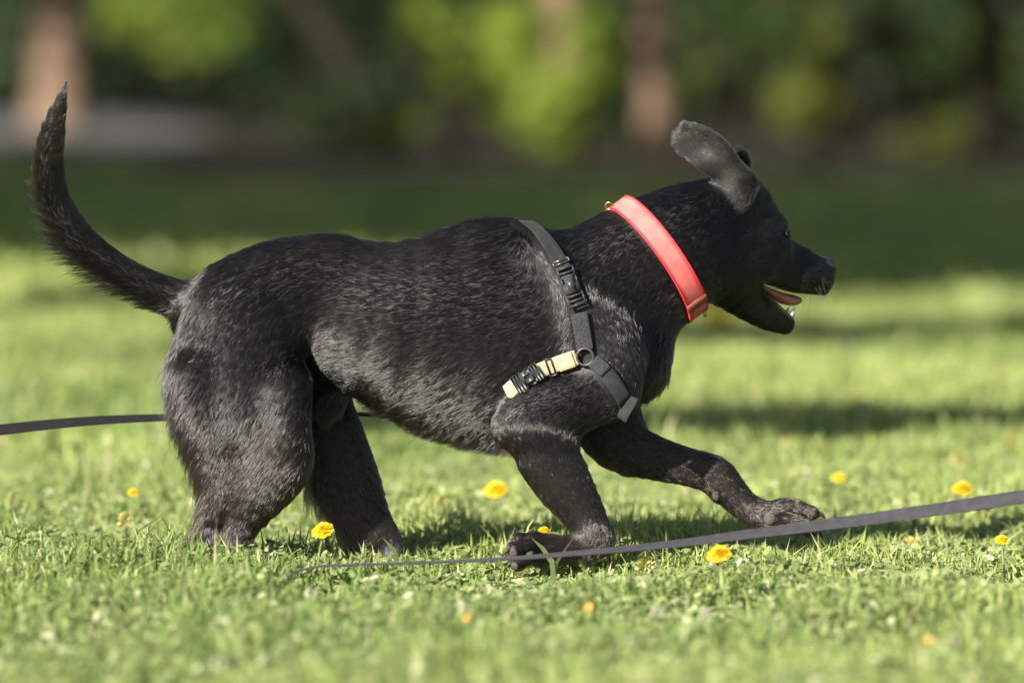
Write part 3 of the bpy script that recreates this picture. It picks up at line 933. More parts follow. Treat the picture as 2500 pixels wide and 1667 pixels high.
# ------ the coat: strands lying along the body
tri = np.concatenate([BQ[:, [0, 1, 2]], BQ[:, [0, 2, 3]]])
fa, fb, fc = BV[tri[:, 0]], BV[tri[:, 1]], BV[tri[:, 2]]
fn = np.cross(fb - fa, fc - fa)
area = np.linalg.norm(fn, axis=1) / 2
vn = np.zeros_like(BV)
for k_ in range(3):
    for ax_ in range(3):
        vn[:, ax_] += np.bincount(tri[:, k_], fn[:, ax_], len(BV))
vn /= np.maximum(np.linalg.norm(vn, axis=1), 1e-12)[:, None]

# feathering: longer, looser hair under the tail, behind the thighs, under the chest
flow = hv_dir.copy()
flow[:, 2] -= (.16 + .75 * np.clip(.25 - vn[:, 2], 0, 1)) * (gi['trunk'] + .6 * gi['neck'])
flow[:, 0] -= .75 * gi['hind_near'] * np.clip((BV[:, 2] - .12) / .1, 0, 1)
flow[:, 2] -= .25 * gi['trunk'] * np.clip((-.36 - BV[:, 0]) / .12, 0, 1)
outer = np.clip(vn @ np.array([-.75, 0, -.66]), 0, 1)
tailmid = gi['tail'] * np.clip((BV[:, 2] - .42) / .1, 0, 1) * np.clip((.82 - BV[:, 2]) / .22, 0, 1)
hv_len = hv_len + tailmid * outer * .030
hv_lift = hv_lift + tailmid * outer * 20
flow += (tailmid * outer)[:, None] * np.array([-.35, 0, .05])
back = np.clip(-vn[:, 0] - .25, 0, 1) * (gi['hind_near'] + gi['hind_far'])
hv_len += back * .032
hv_lift += back * 24
flow += back[:, None] * np.array([-.15, 0, -.5])
belly = np.clip(-vn[:, 2] - .3, 0, 1) * gi['trunk']
hv_len += belly * .010
hv_lift += belly * 10
# the lit crest along the back stands up a little
crest = np.clip(vn[:, 2] - .75, 0, 1) * 4 * np.clip(gi['trunk'], 0, 1)
hv_lift += crest * 8

NH = 420000
hfac = hv_len[tri].mean(1)
wts = area / (hfac + .006)
cum = np.cumsum(wts)
pick = np.searchsorted(cum, rng.random(NH) * cum[-1]).clip(0, len(tri) - 1)
u, v = rng.random(NH), rng.random(NH)
sw = u + v > 1
u[sw], v[sw] = 1 - u[sw], 1 - v[sw]
T = tri[pick]
bw = np.stack([1 - u - v, u, v], 1)[:, :, None]
R = (BV[T] * bw).sum(1)
Nv = (vn[T] * bw).sum(1); Nv /= np.linalg.norm(Nv, axis=1)[:, None]
Fl = (flow[T] * bw).sum(1)
Ln = (hv_len[T] * bw[:, :, 0]).sum(1)
Lf = (hv_lift[T] * bw[:, :, 0]).sum(1)


def waves(P, wl, n, seed):
    g = np.random.default_rng(seed)
    kv = g.normal(size=(n, 3)); kv *= (2 * math.pi / wl) / np.linalg.norm(kv, axis=1)[:, None]
    ph = g.random(n) * 2 * math.pi
    return np.sin(P @ kv.T + ph).sum(1) / math.sqrt(n)


# no hair on nose, inside the mouth, or under the straps
ok = np.ones(NH, bool)


def near_line(P, line, r):
    best = np.full(len(P), 9.0)
    for q in line:
        best = np.minimum(best, ((P - q) ** 2).sum(1))
    return np.sqrt(best)


d_strap = np.minimum(near_line(R, SH_P[::2], 0), np.minimum(near_line(R, GI_P[::2], 0), near_line(R, CH_P[::2], 0)))
flat_ = d_strap < .019
Ln = np.where(flat_, np.minimum(Ln, .006), Ln)
Lf = np.where(flat_, 3, Lf)
dplane = np.abs((R - co_c) @ co_axis)
inneck = (np.linalg.norm(R - co_c, axis=1) < .16) & (dplane < .0165)
Ln = np.where(inneck, .004, Ln); Lf = np.where(inneck, 3, Lf)
ahead_of_strap = (d_strap < .05) & ~flat_
Ln = np.where(ahead_of_strap, np.minimum(Ln, .016), Ln)
ok &= np.linalg.norm(R - hp(1900, 610), axis=1) > .016
for p_, n_, rw, rh in PADS:
    ok &= np.linalg.norm(R - p_, axis=1) > rh * MPP * .85
ok &= Ln > .003

ang = math.radians(3) * waves(R, .09, 10, 1) + math.radians(6) * waves(R, .014, 10, 2) + rng.normal(size=NH) * math.radians(3.2)
Fl = Fl - (Fl * Nv).sum(1)[:, None] * Nv
Fl /= np.maximum(np.linalg.norm(Fl, axis=1), 1e-6)[:, None]
Bi = np.cross(Nv, Fl)
Fl = Fl * np.cos(ang)[:, None] + Bi * np.sin(ang)[:, None]
lift = np.radians(np.clip(Lf * (1 + .10 * waves(R, .015, 8, 3)) + rng.normal(size=NH) * 2, 1.5, 70))
Ln = Ln * (1 + .15 * waves(R, .02, 8, 4)) * np.clip(rng.normal(1, .18, NH), .5, 1.5)
Ln = np.clip(Ln, .003, .07)
# a few strays
stray = rng.random(NH) < .004
Ln = np.where(stray, Ln * 1.5, Ln); lift = np.where(stray, lift * 1.8, lift)
R, Nv, Fl, Ln, lift, Bi = R[ok], Nv[ok], Fl[ok], Ln[ok], lift[ok], Bi[ok]
NH = len(R)
tip = R + (Fl * np.cos(lift)[:, None] + Nv * np.sin(lift)[:, None]) * Ln[:, None]
# locks: tips lean to the tip of the nearest leader
from mathutils.kdtree import KDTree
lead = rng.choice(NH, 34000, replace=False)
kd = KDTree(len(lead))
Rl = R[lead].tolist()
for i_, p_ in enumerate(Rl):
    kd.insert(p_, i_)
kd.balance()
own = np.array([kd.find(p_)[1] for p_ in R.tolist()])
lt = tip[lead[own]]
pull = (.20 + .10 * waves(R, .05, 6, 5)).clip(.1, .8)
isear = (gi['ear'][T[ok]] * bw[ok][:, :, 0]).sum(1) > .3
near_ok = ~isear & (np.linalg.norm(R - R[lead[own]], axis=1) < .6 * Ln) & ((Nv * Nv[lead[own]]).sum(1) > .7)
tip = np.where(near_ok[:, None], tip + (lt - tip) * pull[:, None], tip)
NPT = 5
CP = np.zeros((NH, NPT, 3), dtype=np.float32)
dirv = tip - R
for j_ in range(NPT):
    t_ = j_ / (NPT - 1)
    bulge = Nv * (np.sin(lift) * Ln * .55 * t_ * (1 - t_))[:, None]
    sag = np.zeros_like(R); sag[:, 2] = -.22 * Ln * t_ * t_
    CP[:, j_] = R - Nv * .0006 + dirv * t_ + bulge + sag * (Ln > .024)[:, None]
isear = (gi['ear'][T[ok]] * bw[ok][:, :, 0]).sum(1) > .45
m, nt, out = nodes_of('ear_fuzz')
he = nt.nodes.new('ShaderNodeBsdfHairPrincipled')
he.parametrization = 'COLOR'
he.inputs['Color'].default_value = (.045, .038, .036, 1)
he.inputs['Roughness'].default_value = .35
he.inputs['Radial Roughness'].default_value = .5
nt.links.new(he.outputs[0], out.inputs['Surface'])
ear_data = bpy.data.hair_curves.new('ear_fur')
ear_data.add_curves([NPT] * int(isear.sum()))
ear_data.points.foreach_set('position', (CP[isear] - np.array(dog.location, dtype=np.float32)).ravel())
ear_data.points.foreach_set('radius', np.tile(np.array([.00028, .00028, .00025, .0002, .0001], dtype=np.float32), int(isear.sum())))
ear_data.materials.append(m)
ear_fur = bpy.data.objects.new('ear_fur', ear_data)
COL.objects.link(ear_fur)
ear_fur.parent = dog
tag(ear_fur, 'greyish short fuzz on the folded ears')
CP, Ln = CP[~isear], Ln[~isear]
NH = len(CP)
fur_data = bpy.data.hair_curves.new('fur')
fur_data.add_curves([NPT] * NH)
fur_data.points.foreach_set('position', (CP - np.array(dog.location, dtype=np.float32)).ravel())
rad = np.tile(np.array([.00031, .00031, .00029, .00022, .00009], dtype=np.float32), NH) * np.repeat(np.where(Ln < .012, .8, 1.0).astype(np.float32), NPT)
fur_data.points.foreach_set('radius', rad)
fur_data.materials.append(M_coat)
fur = bpy.data.objects.new('fur', fur_data)
COL.objects.link(fur)
fur.parent = dog
tag(fur, 'glossy black coat of short hair with brownish sheen')

# ------ nose, eye, mouth
def melt(name, chains, mat, parent, h=.0012, subs=()):
    """a small soft part from its own chains"""
    global SEG
    keep_seg, SEG = SEG, []
    globals()['SEG'] = SEG
    for c in chains:
        chain('p', c['n'], k=c.get('k', .004), L=c.get('L', (0, 1, 0)))
    for c in subs:
        chain('p', c['n'], k=c.get('k', .002), L=c.get('L', (0, 1, 0)), sub=True)
    Fq, lq, hq = grid_field(SEG, h, {'p': .004})
    SEG = keep_seg
    globals()['SEG'] = keep_seg
    Vq, Qq = surface_nets(Fq, lq, hq)
    return link(name, np_mesh(name, Vq, Qq), mat, parent, keep_world=True)


M_nose = simple_mat('wet_nose', (.010, .010, .012), (.022, .021, .024), scale=300, rough=.28, bump=.6, bscale=900, spec=.6, coat=.4)
M_eye = simple_mat('dark_eye', (.006, .004, .003), (.012, .007, .004), scale=200, rough=.08, bump=0, spec=.5, coat=.25)
M_tongue = simple_mat('tongue', (.34, .10, .075), (.50, .18, .13), scale=120, rough=.35, bump=.35, bscale=700, spec=.5, coat=.3)
M_gum = simple_mat('gum', (.045, .022, .024), (.10, .045, .045), scale=150, rough=.35, bump=.3, bscale=500, spec=.5, coat=.3)
M_tooth = simple_mat('tooth', (.74, .70, .56), (.82, .79, .68), scale=100, rough=.25, bump=.05, spec=.5)
M_pad = simple_mat('paw_pad', (.045, .038, .035), (.11, .095, .085), scale=160, rough=.6, bump=.7, bscale=700, spec=.4)
M_claw = simple_mat('claw', (.018, .015, .014), (.05, .042, .036), scale=120, rough=.35, bump=.1, spec=.5)
M_whisker = simple_mat('whisker', (.02, .018, .016), (.07, .062, .055), scale=60, rough=.4, bump=0)

melt('nose', [dict(n=[H(1882, 601, 13, 1.3), H(1900, 608, 17, 1.25), H(1906, 618, 17, 1.15), H(1904, 630, 12, .9)], k=.004, L=HL)], M_nose, dog,
     subs=[dict(n=[H(1918, 621, 4.2, 1.2, 10 * sg), H(1908, 619, 4.5, 1.0, 14 * sg), H(1896, 617, 3, 1.0, 17 * sg)], L=HL) for sg in (1, -1)])
for sg in (1, -1):
    c_ = hp(1777, 534, 38 * sg)
    pr = BVH.find_nearest(Vector(c_ + HL * sg * .02 + np.array([.015, .0, .004])))
    pc = np.array(pr[0]) - np.array(pr[1]) * .0022
    bm = bmesh.new()
    bmesh.ops.create_uvsphere(bm, u_segments=20, v_segments=14, radius=.0092)
    bmesh.ops.translate(bm, verts=bm.verts, vec=Vector(pc))
    link('eye', bm_mesh('eye', bm), M_eye, dog, keep_world=True)
    # upper and lower lid as a thin rolled rim
    nrm = Vector(pr[1]); upv = Vector((0, 0, 1)); sd = upv.cross(nrm).normalized(); upv = nrm.cross(sd)
    ring = []
    for a in np.linspace(0, 2 * math.pi, 21)[:-1]:
        ring.append((np.array(pr[0]) + np.array(sd) * .0092 * math.cos(a) + np.array(upv) * .0062 * math.sin(a) + np.array(nrm) * .0012))
    ring.append(ring[0])
    melt('eyelid', [dict(n=[(q, 2.4, 1.0) for q in ring], k=.002)], M_skin, dog, h=.0011)
melt('tongue', [dict(n=[H(1735, 655, 7, 3.2), H(1765, 672, 10, 2.8), H(1795, 685, 13, 2.2), H(1820, 690, 13, 1.9), H(1833, 690, 8, 1.9)], k=.004, L=HL)], M_tongue, dog)
melt('gum', [dict(n=[H(1752, 684, 6, 1, 25), H(1780, 710, 7, 1, 23), H(1806, 731, 8, 1, 15), H(1815, 737, 7, 1, 6), H(1815, 737, 7, 1, -6), H(1806, 731, 8, 1, -15), H(1780, 710, 7, 1, -23)], k=.004, L=HL)], M_gum, dog)
for v_ in (13, -13):
    melt('canine_tooth', [dict(n=[H(1808, 728, 6.5, 1, v_), H(1813, 717, 5.2, 1, v_), H(1819, 707, 1.6, 1, v_)], L=HL)], M_tooth, dog, h=.0009)
for v_ in (8, 3, -3, -8):
    melt('incisor_tooth', [dict(n=[H(1815, 732, 3.4, 1, v_), H(1820, 724, 2.2, 1, v_)], L=HL)], M_tooth, dog, h=.0008)

# pads under the lifted front paws
for p, n, rw, rh in PADS:
    up_ = np.array([0, 0, 1.0]); up_ = up_ - (up_ @ n) * n; up_ /= np.linalg.norm(up_)
    melt('paw_pad', [dict(n=[(p + up_ * (rh - rw) * MPP - n * .0005, rw * .8, .5), (p - n * .0005, rw, .5), (p - up_ * (rh - rw) * MPP - n * .0005, rw * .85, .5)], L=n)], M_pad, dog)
# claws
for (tx, ty, tr, td, bx, by), sg in [(t, -1) for t in NEAR_TOES] + [(t, 1) for t in FAR_TOES]:
    q0 = W(tx + 6 * sg, ty - 2, td)
    q1 = W(tx + 21 * sg, ty + 3, td - .001)
    q2 = W(tx + 29 * sg, ty + 12, td - .001)
    melt('claw', [dict(n=[(q0, 6.5, .8), (q1, 4.6, .8), (q2, 1.3, 1)])], M_claw, dog, h=.0010)
# whiskers
for i_ in range(14):
    v_ = rng.choice([-1, 1]) * rng.uniform(16, 30)
    a_ = hp(rng.uniform(1838, 1882), rng.uniform(636, 662), v_)
    nn_ = BVH.find_nearest(Vector(a_))
    a_ = np.array(nn_[0])
    d_ = np.array(nn_[1]) * .6 + np.array([rng.uniform(-.5, .5), 0, rng.uniform(-.8, .1)])
    d_ /= np.linalg.norm(d_)
    ln_ = rng.uniform(.025, .05)
    bm = bmesh.new()
    pts_ = [a_ + d_ * ln_ * t + np.array([-.3, 0, -.5]) * ln_ * t * t * .4 for t in (0, .35, .7, 1)]
    prev = None
    for q_, w_ in zip(pts_, (.00035, .0003, .0002, .00008)):
        vs = [bm.verts.new(q_ + np.array(o) * w_) for o in ((1, 0, 0), (-.5, .87, 0), (-.5, -.5, .7))]
        if prev:
            for j in range(3):
                bm.faces.new((prev[j], prev[(j + 1) % 3], vs[(j + 1) % 3], vs[j]))
        prev = vs
    link('whisker', bm_mesh('whisker', bm), M_whisker, dog, keep_world=True)
# ------------------------------------------------------------------ collar, harness, leads
def web_mat(name, c0, c1, along=900.0, rough=.75, bump=.6):
    """woven webbing: ribs across the strap, small colour drift"""
    m, nt, out = nodes_of(name)
    p = nt.nodes.new('ShaderNodeBsdfPrincipled')
    p.inputs['Roughness'].default_value = rough
    p.inputs['Sheen Weight'].default_value = .05
    p.inputs['Specular IOR Level'].default_value = .25
    tc = nt.nodes.new('ShaderNodeTexCoord')
    no = N(nt, 'ShaderNodeTexNoise', Scale=70.0, Detail=5.0)
    nt.links.new(tc.outputs['Object'], no.inputs['Vector'])
    r = ramp(nt, [(.3, c0), (.7, c1)])
    nt.links.new(no.outputs['Fac'], r.inputs['Fac'])
    nt.links.new(r.outputs['Color'], p.inputs['Base Color'])
    wv = N(nt, 'ShaderNodeTexWave', Scale=along / 6.0, Distortion=.6)
    wv.wave_type = 'BANDS'; wv.bands_direction = 'DIAGONAL'
    nt.links.new(tc.outputs['Object'], wv.inputs['Vector'])
    b = N(nt, 'ShaderNodeBump', Strength=bump, Distance=.0006)
    nt.links.new(wv.outputs['Fac'], b.inputs['Height'])
    nt.links.new(b.outputs['Normal'], p.inputs['Normal'])
    nt.links.new(p.outputs[0], out.inputs['Surface'])
    return m


M_coral = simple_mat('coral_leather', (.72, .125, .115), (.86, .215, .19), scale=28, rough=.62, bump=.25, bscale=500, spec=.35)
M_coral_edge = simple_mat('coral_edge', (.62, .02, .04), (.72, .04, .06), scale=45, rough=.6, bump=.2)
M_keeper = simple_mat('keeper_leather', (.20, .05, .035), (.32, .09, .06), scale=60, rough=.5, bump=.3)
M_brass = simple_mat('brass', (.42, .33, .14), (.55, .44, .20), scale=60, rough=.3, bump=0, spec=.6)
M_brass.node_tree.nodes['Principled BSDF'].inputs['Metallic'].default_value = 1
M_web = web_mat('charcoal_webbing', (.012, .0125, .014), (.028, .029, .032))
M_fuzz = simple_mat('felted_webbing', (.018, .019, .022), (.075, .077, .084), scale=420, rough=.9, bump=1.0, bscale=1500)
M_tan = web_mat('tan_webbing', (.52, .39, .24), (.64, .50, .33))
M_plastic = simple_mat('black_plastic', (.035, .036, .040), (.055, .056, .060), scale=80, rough=.36, bump=.12, bscale=600, spec=.5)
M_steel = simple_mat('steel', (.55, .55, .54), (.68, .68, .66), scale=60, rough=.25, bump=0)
M_steel.node_tree.nodes['Principled BSDF'].inputs['Metallic'].default_value = 1
M_lead = web_mat('grey_webbing', (.030, .029, .034), (.050, .048, .055), bump=.4)
M_lead_black = web_mat('black_webbing', (.004, .004, .0045), (.009, .009, .010), bump=.4)


def ribbon(name, P, Nn, width, thick, mat, parent, closed=False, keep=True, wid=None, crown=0.0):
    """a strap: flat section swept along P with its face towards Nn; rounded edges"""
    P = np.asarray(P, float); Nn = np.asarray(Nn, float)
    n = len(P)
    if closed:
        Tt = np.roll(P, -1, 0) - np.roll(P, 1, 0)
    else:
        Tt = np.gradient(P, axis=0)
    Tt /= np.linalg.norm(Tt, axis=1)[:, None]
    Bb = np.cross(Tt, Nn); Bb /= np.linalg.norm(Bb, axis=1)[:, None]
    Nn = np.cross(Bb, Tt)
    sec = [(-.5, .25), (-.47, .5), (-.25, .5 + crown), (0, .5 + 1.3 * crown), (.25, .5 + crown), (.47, .5), (.5, .25), (.5, -.25), (.47, -.5), (0, -.5), (-.47, -.5), (-.5, -.25)]
    m_ = len(sec)
    V = np.zeros((n, m_, 3))
    for j, (a, b) in enumerate(sec):
        w_ = width if wid is None else np.asarray(wid)[:, None]
        V[:, j] = P + Bb * a * w_ + Nn * b * thick
    Fc = []
    rng_ = range(n) if closed else range(n - 1)
    for i in rng_:
        k2 = (i + 1) % n
        for j in range(m_):
            j2 = (j + 1) % m_
            Fc.append((i * m_ + j, i * m_ + j2, k2 * m_ + j2, k2 * m_ + j))
    me = bpy.data.meshes.new(name)
    fl = [tuple(f) for f in Fc]
    if not closed:
        fl.append(tuple(range(m_ - 1, -1, -1)))
        fl.append(tuple((n - 1) * m_ + j for j in range(m_)))
    me.from_pydata([tuple(v) for v in V.reshape(-1, 3)], [], fl)
    me.update()
    bm = bmesh.new(); bm.from_mesh(me); bmesh.ops.recalc_face_normals(bm, faces=bm.faces[:]); bm.to_mesh(me); bm.free()
    return link(name, me, mat, parent, keep_world=True)


def frame_at(P, Nn, t):
    """origin and axes (along, across, out) at fraction t of a strap"""
    u = t * (len(P) - 1); i = min(int(u), len(P) - 2); f = u - i
    o = P[i] * (1 - f) + P[i + 1] * f
    a = P[min(i + 2, len(P) - 1)] - P[max(i - 1, 0)]; a /= np.linalg.norm(a)
    n = Nn[i] * (1 - f) + Nn[i + 1] * f
    b = np.cross(n, a); b /= np.linalg.norm(b)
    return o, a, b, np.cross(a, b)


def boxes(name, fr, items, mat, parent, bevel=.0012):
    """one moulded piece of bevelled blocks; items: (along0, along1, across0, across1, out0, out1) in mm"""
    o, a, b, n = fr
    bm = bmesh.new()
    for (a0, a1, b0, b1, n0, n1) in items:
        r = bmesh.ops.create_cube(bm, size=1.0)
        for v in r['verts']:
            x, y, z = v.co
            q = o + a * ((a0 + a1) / 2 + x * (a1 - a0)) * .001 + b * ((b0 + b1) / 2 + y * (b1 - b0)) * .001 + n * ((n0 + n1) / 2 + z * (n1 - n0)) * .001
            v.co = Vector(q)
    bmesh.ops.bevel(bm, geom=bm.edges[:], offset=bevel, segments=2, affect='EDGES', clamp_overlap=True)
    return link(name, bm_mesh(name, bm), mat, parent, smooth=True, keep_world=True)


def torus(name, c, ax, R_, r_, mat, parent, flat=1.0, upv=None):
    ax = Vector(ax).normalized()
    u = Vector(upv if upv is not None else (0, 0, 1)); u = (u - ax * u.dot(ax)).normalized(); w = ax.cross(u)
    V, Fc = [], []
    n, m_ = 28, 8
    for i in range(n):
        A = 2 * math.pi * i / n
        d = u * math.cos(A) * flat + w * math.sin(A)
        for j in range(m_):
            B = 2 * math.pi * j / m_
            V.append(tuple(Vector(c) + d * (R_ + r_ * math.cos(B)) + ax * r_ * math.sin(B)))
    for i in range(n):
        for j in range(m_):
            Fc.append((i * m_ + j, ((i + 1) % n) * m_ + j, ((i + 1) % n) * m_ + (j + 1) % m_, i * m_ + (j + 1) % m_))
    return link(name, np_mesh(name, np.array(V), np.array(Fc)), mat, parent, keep_world=True)


# ------ collar
collar = empty('dog_collar', tuple(co_c))
tag(collar, 'wide coral pink collar around the black dog\'s neck', 'collar')
# bring the axis frame: across = neck axis
ribbon('band', CO_P, CO_N, .038, .0045, M_coral, collar, closed=True)
for s_ in (-1, 1):
    ribbon('edge_binding', CO_P + co_axis * s_ * .0185, CO_N, .0035, .0058, M_coral_edge, collar, closed=True)
    # stitching: short raised threads along the edge
    bm = bmesh.new()
    dense = []
    for i in range(len(CO_P)):
        for f in np.arange(0, 1, .34):
            dense.append((CO_P[i] * (1 - f) + CO_P[(i + 1) % len(CO_P)] * f, CO_N[i], CO_P[(i + 1) % len(CO_P)] - CO_P[i]))
    for p, n, t in dense:
        t = t / np.linalg.norm(t)
        q = p + n * .0025 + co_axis * s_ * .0145
        r = bmesh.ops.create_cube(bm, size=1.0)
        for v in r['verts']:
            x, y, z = v.co
            v.co = Vector(q + t * x * .0018 + co_axis * y * .0008 + n * z * .0009)
    o_ = link('stitching', bm_mesh('stitching', bm), M_coral_edge, collar, smooth=False, keep_world=True)
    tag(o_, kind='stuff')
# leather keeper low on the viewer's side
kp = W(*Z1(628, 1290), -.05)
def seen(p):
    """measured pixel at which a place shows"""
    v = np.asarray(p) - np.array([0, -CAM_D, CAM_H])
    f = v[1] * _cp - v[2] * _sp
    return np.array([(v[0] / f * FPX + 1250) / K, (833.5 - (v[1] * _sp + v[2] * _cp) / f * FPX) / K])


i_k = int(np.argmin([np.linalg.norm(seen(p) - np.array(Z1(628, 1285))) + (1e4 if n[1] > .2 else 0) for p, n in zip(CO_P, CO_N)]))
idx_k = [(i_k + j) % len(CO_P) for j in (-1, 0, 1)]
seg_k = np.array([CO_P[j] for j in idx_k]); mid_k = seg_k[1]
ribbon('keeper_loop', mid_k + (seg_k - mid_k) * .85 + np.array([CO_N[j] for j in idx_k]) * .0032, [CO_N[j] for j in idx_k], .042, .004, M_keeper, collar)
# brass ring on top of the neck
i_t = int(np.argmax(CO_P[:, 2]))
torus('ring', CO_P[i_t] + CO_N[i_t] * .006 - co_axis * .018, np.array([.3, 1, .1]), .006, .0015, M_brass, collar)
torus('tag_ring', CO_P[(i_k + (3 if CO_P[(i_k + 3) % 72][2] < CO_P[i_k][2] else -3)) % 72] + np.array([0, 0, -.010]) + co_axis * .014, np.array([.9, .3, .1]), .006, .0013, M_brass, collar)

# ------ harness
harness = empty('dog_harness', tuple(SH_P[len(SH_P) // 2]))
tag(harness, 'charcoal and tan webbing harness buckled round the dog\'s chest', 'harness')
# strap over the withers, running on down the far side
far_p, far_n = [], []
for x, z in [(SH_P[0][0] + t * .115, SH_P[0][2] - t * .32) for t in np.linspace(.03, 1, 12)]:
    p, n = far_hit(x, z)
    if p is not None:
        far_p.append(p + n * .007); far_n.append(n)
allp = np.array(far_p[::-1] + list(SH_P)); alln = np.array(far_n[::-1] + list(SH_N))
for _ in range(3):
    allp[1:-1] = .5 * allp[1:-1] + .25 * (allp[:-2] + allp[2:])
    alln[1:-1] = .5 * alln[1:-1] + .25 * (alln[:-2] + alln[2:])
alln /= np.linalg.norm(alln, axis=1)[:, None]
n_far = len(far_p)
cut = n_far + int(.62 * len(SH_P))
ribbon('shoulder_strap', allp[:cut], alln[:cut], .026, .0026, M_web, harness)
ribbon('felted_strap', SH_P[int(.70 * len(SH_P)):-1] + SH_N[int(.70 * len(SH_P)):-1] * .001, SH_N[int(.70 * len(SH_P)):-1], .029, .0045, M_fuzz, harness)


def side_release(fr, length, parent, width=29.0):
    """side release buckle: moulded body with side windows, two prongs, slotted ends"""
    L_ = length
    w = width / 2
    b = boxes('buckle', fr, [(-L_ * .30, L_ * .16, -w * .62, w * .62, 0, 8.5), (-L_ * .10, L_ * .16, -w, w, 0, 7.5), (-L_ * .30, -L_ * .22, -w * .9, w * .9, .5, 7.0)], M_plastic, parent, bevel=.0016)
    boxes('prong', fr, [(-L_ * .24, -L_ * .06, -w * 1.02, -w * .76, 1.5, 6.5)], M_plastic, b, bevel=.001)
    boxes('prong', fr, [(-L_ * .24, -L_ * .06, w * .76, w * 1.02, 1.5, 6.5)], M_plastic, b, bevel=.001)
    boxes('raised_panel', fr, [(-L_ * .20, L_ * .08, -w * .46, w * .46, 8.2, 9.2)], M_plastic, b, bevel=.0005)
    # ladder end
    for q in (.22, .335, .45):
        boxes('cross_bar', fr, [(L_ * q - 2.0, L_ * q + 2.0, -w * .98, w * .98, 1.2, 6.6)], M_plastic, b, bevel=.0012)
    for sg in (-1, 1):
        boxes('side_rail', fr, [(L_ * .14, L_ * .50, sg * w * .99 - 1.7, sg * w * .99 + 1.7, .4, 6.2)], M_plastic, b, bevel=.0011)
        boxes('side_rail', fr, [(-L_ * .50, -L_ * .29, sg * w * .93 - 1.6, sg * w * .93 + 1.6, .4, 6.2)], M_plastic, b, bevel=.0011)
    for q in (-.36, -.48):
        boxes('cross_bar', fr, [(L_ * q - 2.0, L_ * q + 2.0, -w * .93, w * .93, 1.2, 6.6)], M_plastic, b, bevel=.0012)
    return b


side_release(frame_at(SH_P, SH_N, .575), 74.0, harness)
boxes('metal_slide', frame_at(SH_P, SH_N, .425), [(-8, -5.5, -15, 15, 1, 4), (-1, 1.2, -15, 15, 2, 5), (-8, 1.2, -15.5, -13.2, .8, 4.2), (-8, 1.2, 13.2, 15.5, .8, 4.2)], M_steel, harness, bevel=.0009)
# ring where the three straps meet
rc, rn = hit(*Z2(800, 1055))
torus('joining_ring', rc + rn * .010, rn, .0145, .0024, M_plastic, harness)
gp = GI_P.copy()
tuck = np.array([GI_P[-1] + (GI_P[-1] - GI_P[-3]) * .35 * j + np.array([0, .012 * j * j, 0]) for j in (1, 2, 3)])
ribbon('girth_strap', np.vstack([GI_P[1:], tuck]), np.vstack([GI_N[1:], GI_N[-1:], GI_N[-1:], GI_N[-1:]]), .0265, .003, M_tan, harness)
side_release(frame_at(GI_P, GI_N, .72), 50.0, harness, width=28.0)
boxes('plastic_slide', frame_at(GI_P, GI_N, .42), [(-6, -3.5, -15.5, 15.5, .8, 4.6), (3.5, 6, -15.5, 15.5, .8, 4.6), (-6, 6, -15.8, -13.6, .5, 4.2), (-6, 6, 13.6, 15.8, .5, 4.2)], M_plastic, harness, bevel=.0009)
ribbon('folded_end', GI_P[2:9] + GI_N[2:9] * .0032, GI_N[2:9], .0285, .0028, M_tan, harness)
# chest strap round the front, ending on the far side
ribbon('felted_strap', CH_P[:7] + CH_N[:7] * .0015, CH_N[:7], .024, .005, M_fuzz, harness)
fp, fnn = [], []
x0, z0 = CH_P[-1][0], CH_P[-1][2]
for t in np.linspace(.25, 1, 8):
    p, n = far_hit(x0 - .12 * t + .01, z0 + .11 * t)
    if p is not None:
        fp.append(p + n * .012); fnn.append(n)
cp = np.vstack([CH_P, fp]); cn = np.vstack([CH_N, fnn])
for _ in range(6):
    cp[1:-1] = .5 * cp[1:-1] + .25 * (cp[:-2] + cp[2:])
    cn[1:-1] = .5 * cn[1:-1] + .25 * (cn[:-2] + cn[2:])
cn /= np.linalg.norm(cn, axis=1)[:, None]
ribbon('chest_strap', cp, cn, .027, .003, M_web, harness)
# loose flap of webbing hanging at the breast
b0 = CH_P[-1] + np.array([.004, -.006, .0])
f0 = [W(*Z2(1128, 1335), b0[1] - .004), W(*Z2(1105, 1385), b0[1] - .006), W(*Z2(1072, 1440), b0[1] - .006), W(*Z2(1048, 1492), b0[1] - .002)]
fl_ = spline(f0, 10)
ribbon('loose_flap', fl_, np.tile(np.array([-.45, -.75, .35]), (10, 1)), .024, .003, M_web, harness)

# ------ leads
def twist_path(nodes, n):
    """nodes: (xd, yd, depth, roll degrees)"""
    A = spline([(*W(x, y, d), r) for x, y, d, r in nodes], n)
    P = A[:, :3]
    Tt = np.gradient(P, axis=0); Tt /= np.linalg.norm(Tt, axis=1)[:, None]
    up = np.array([0, 0, 1.0])
    Bv = up - (Tt @ up)[:, None] * Tt; Bv /= np.linalg.norm(Bv, axis=1)[:, None]
    Dv = np.cross(Tt, Bv)
    Dv = np.where((Dv[:, 1] > 0)[:, None], -Dv, Dv)
    r = np.radians(A[:, 3])
    return P, Dv * np.cos(r)[:, None] + Bv * np.sin(r)[:, None]


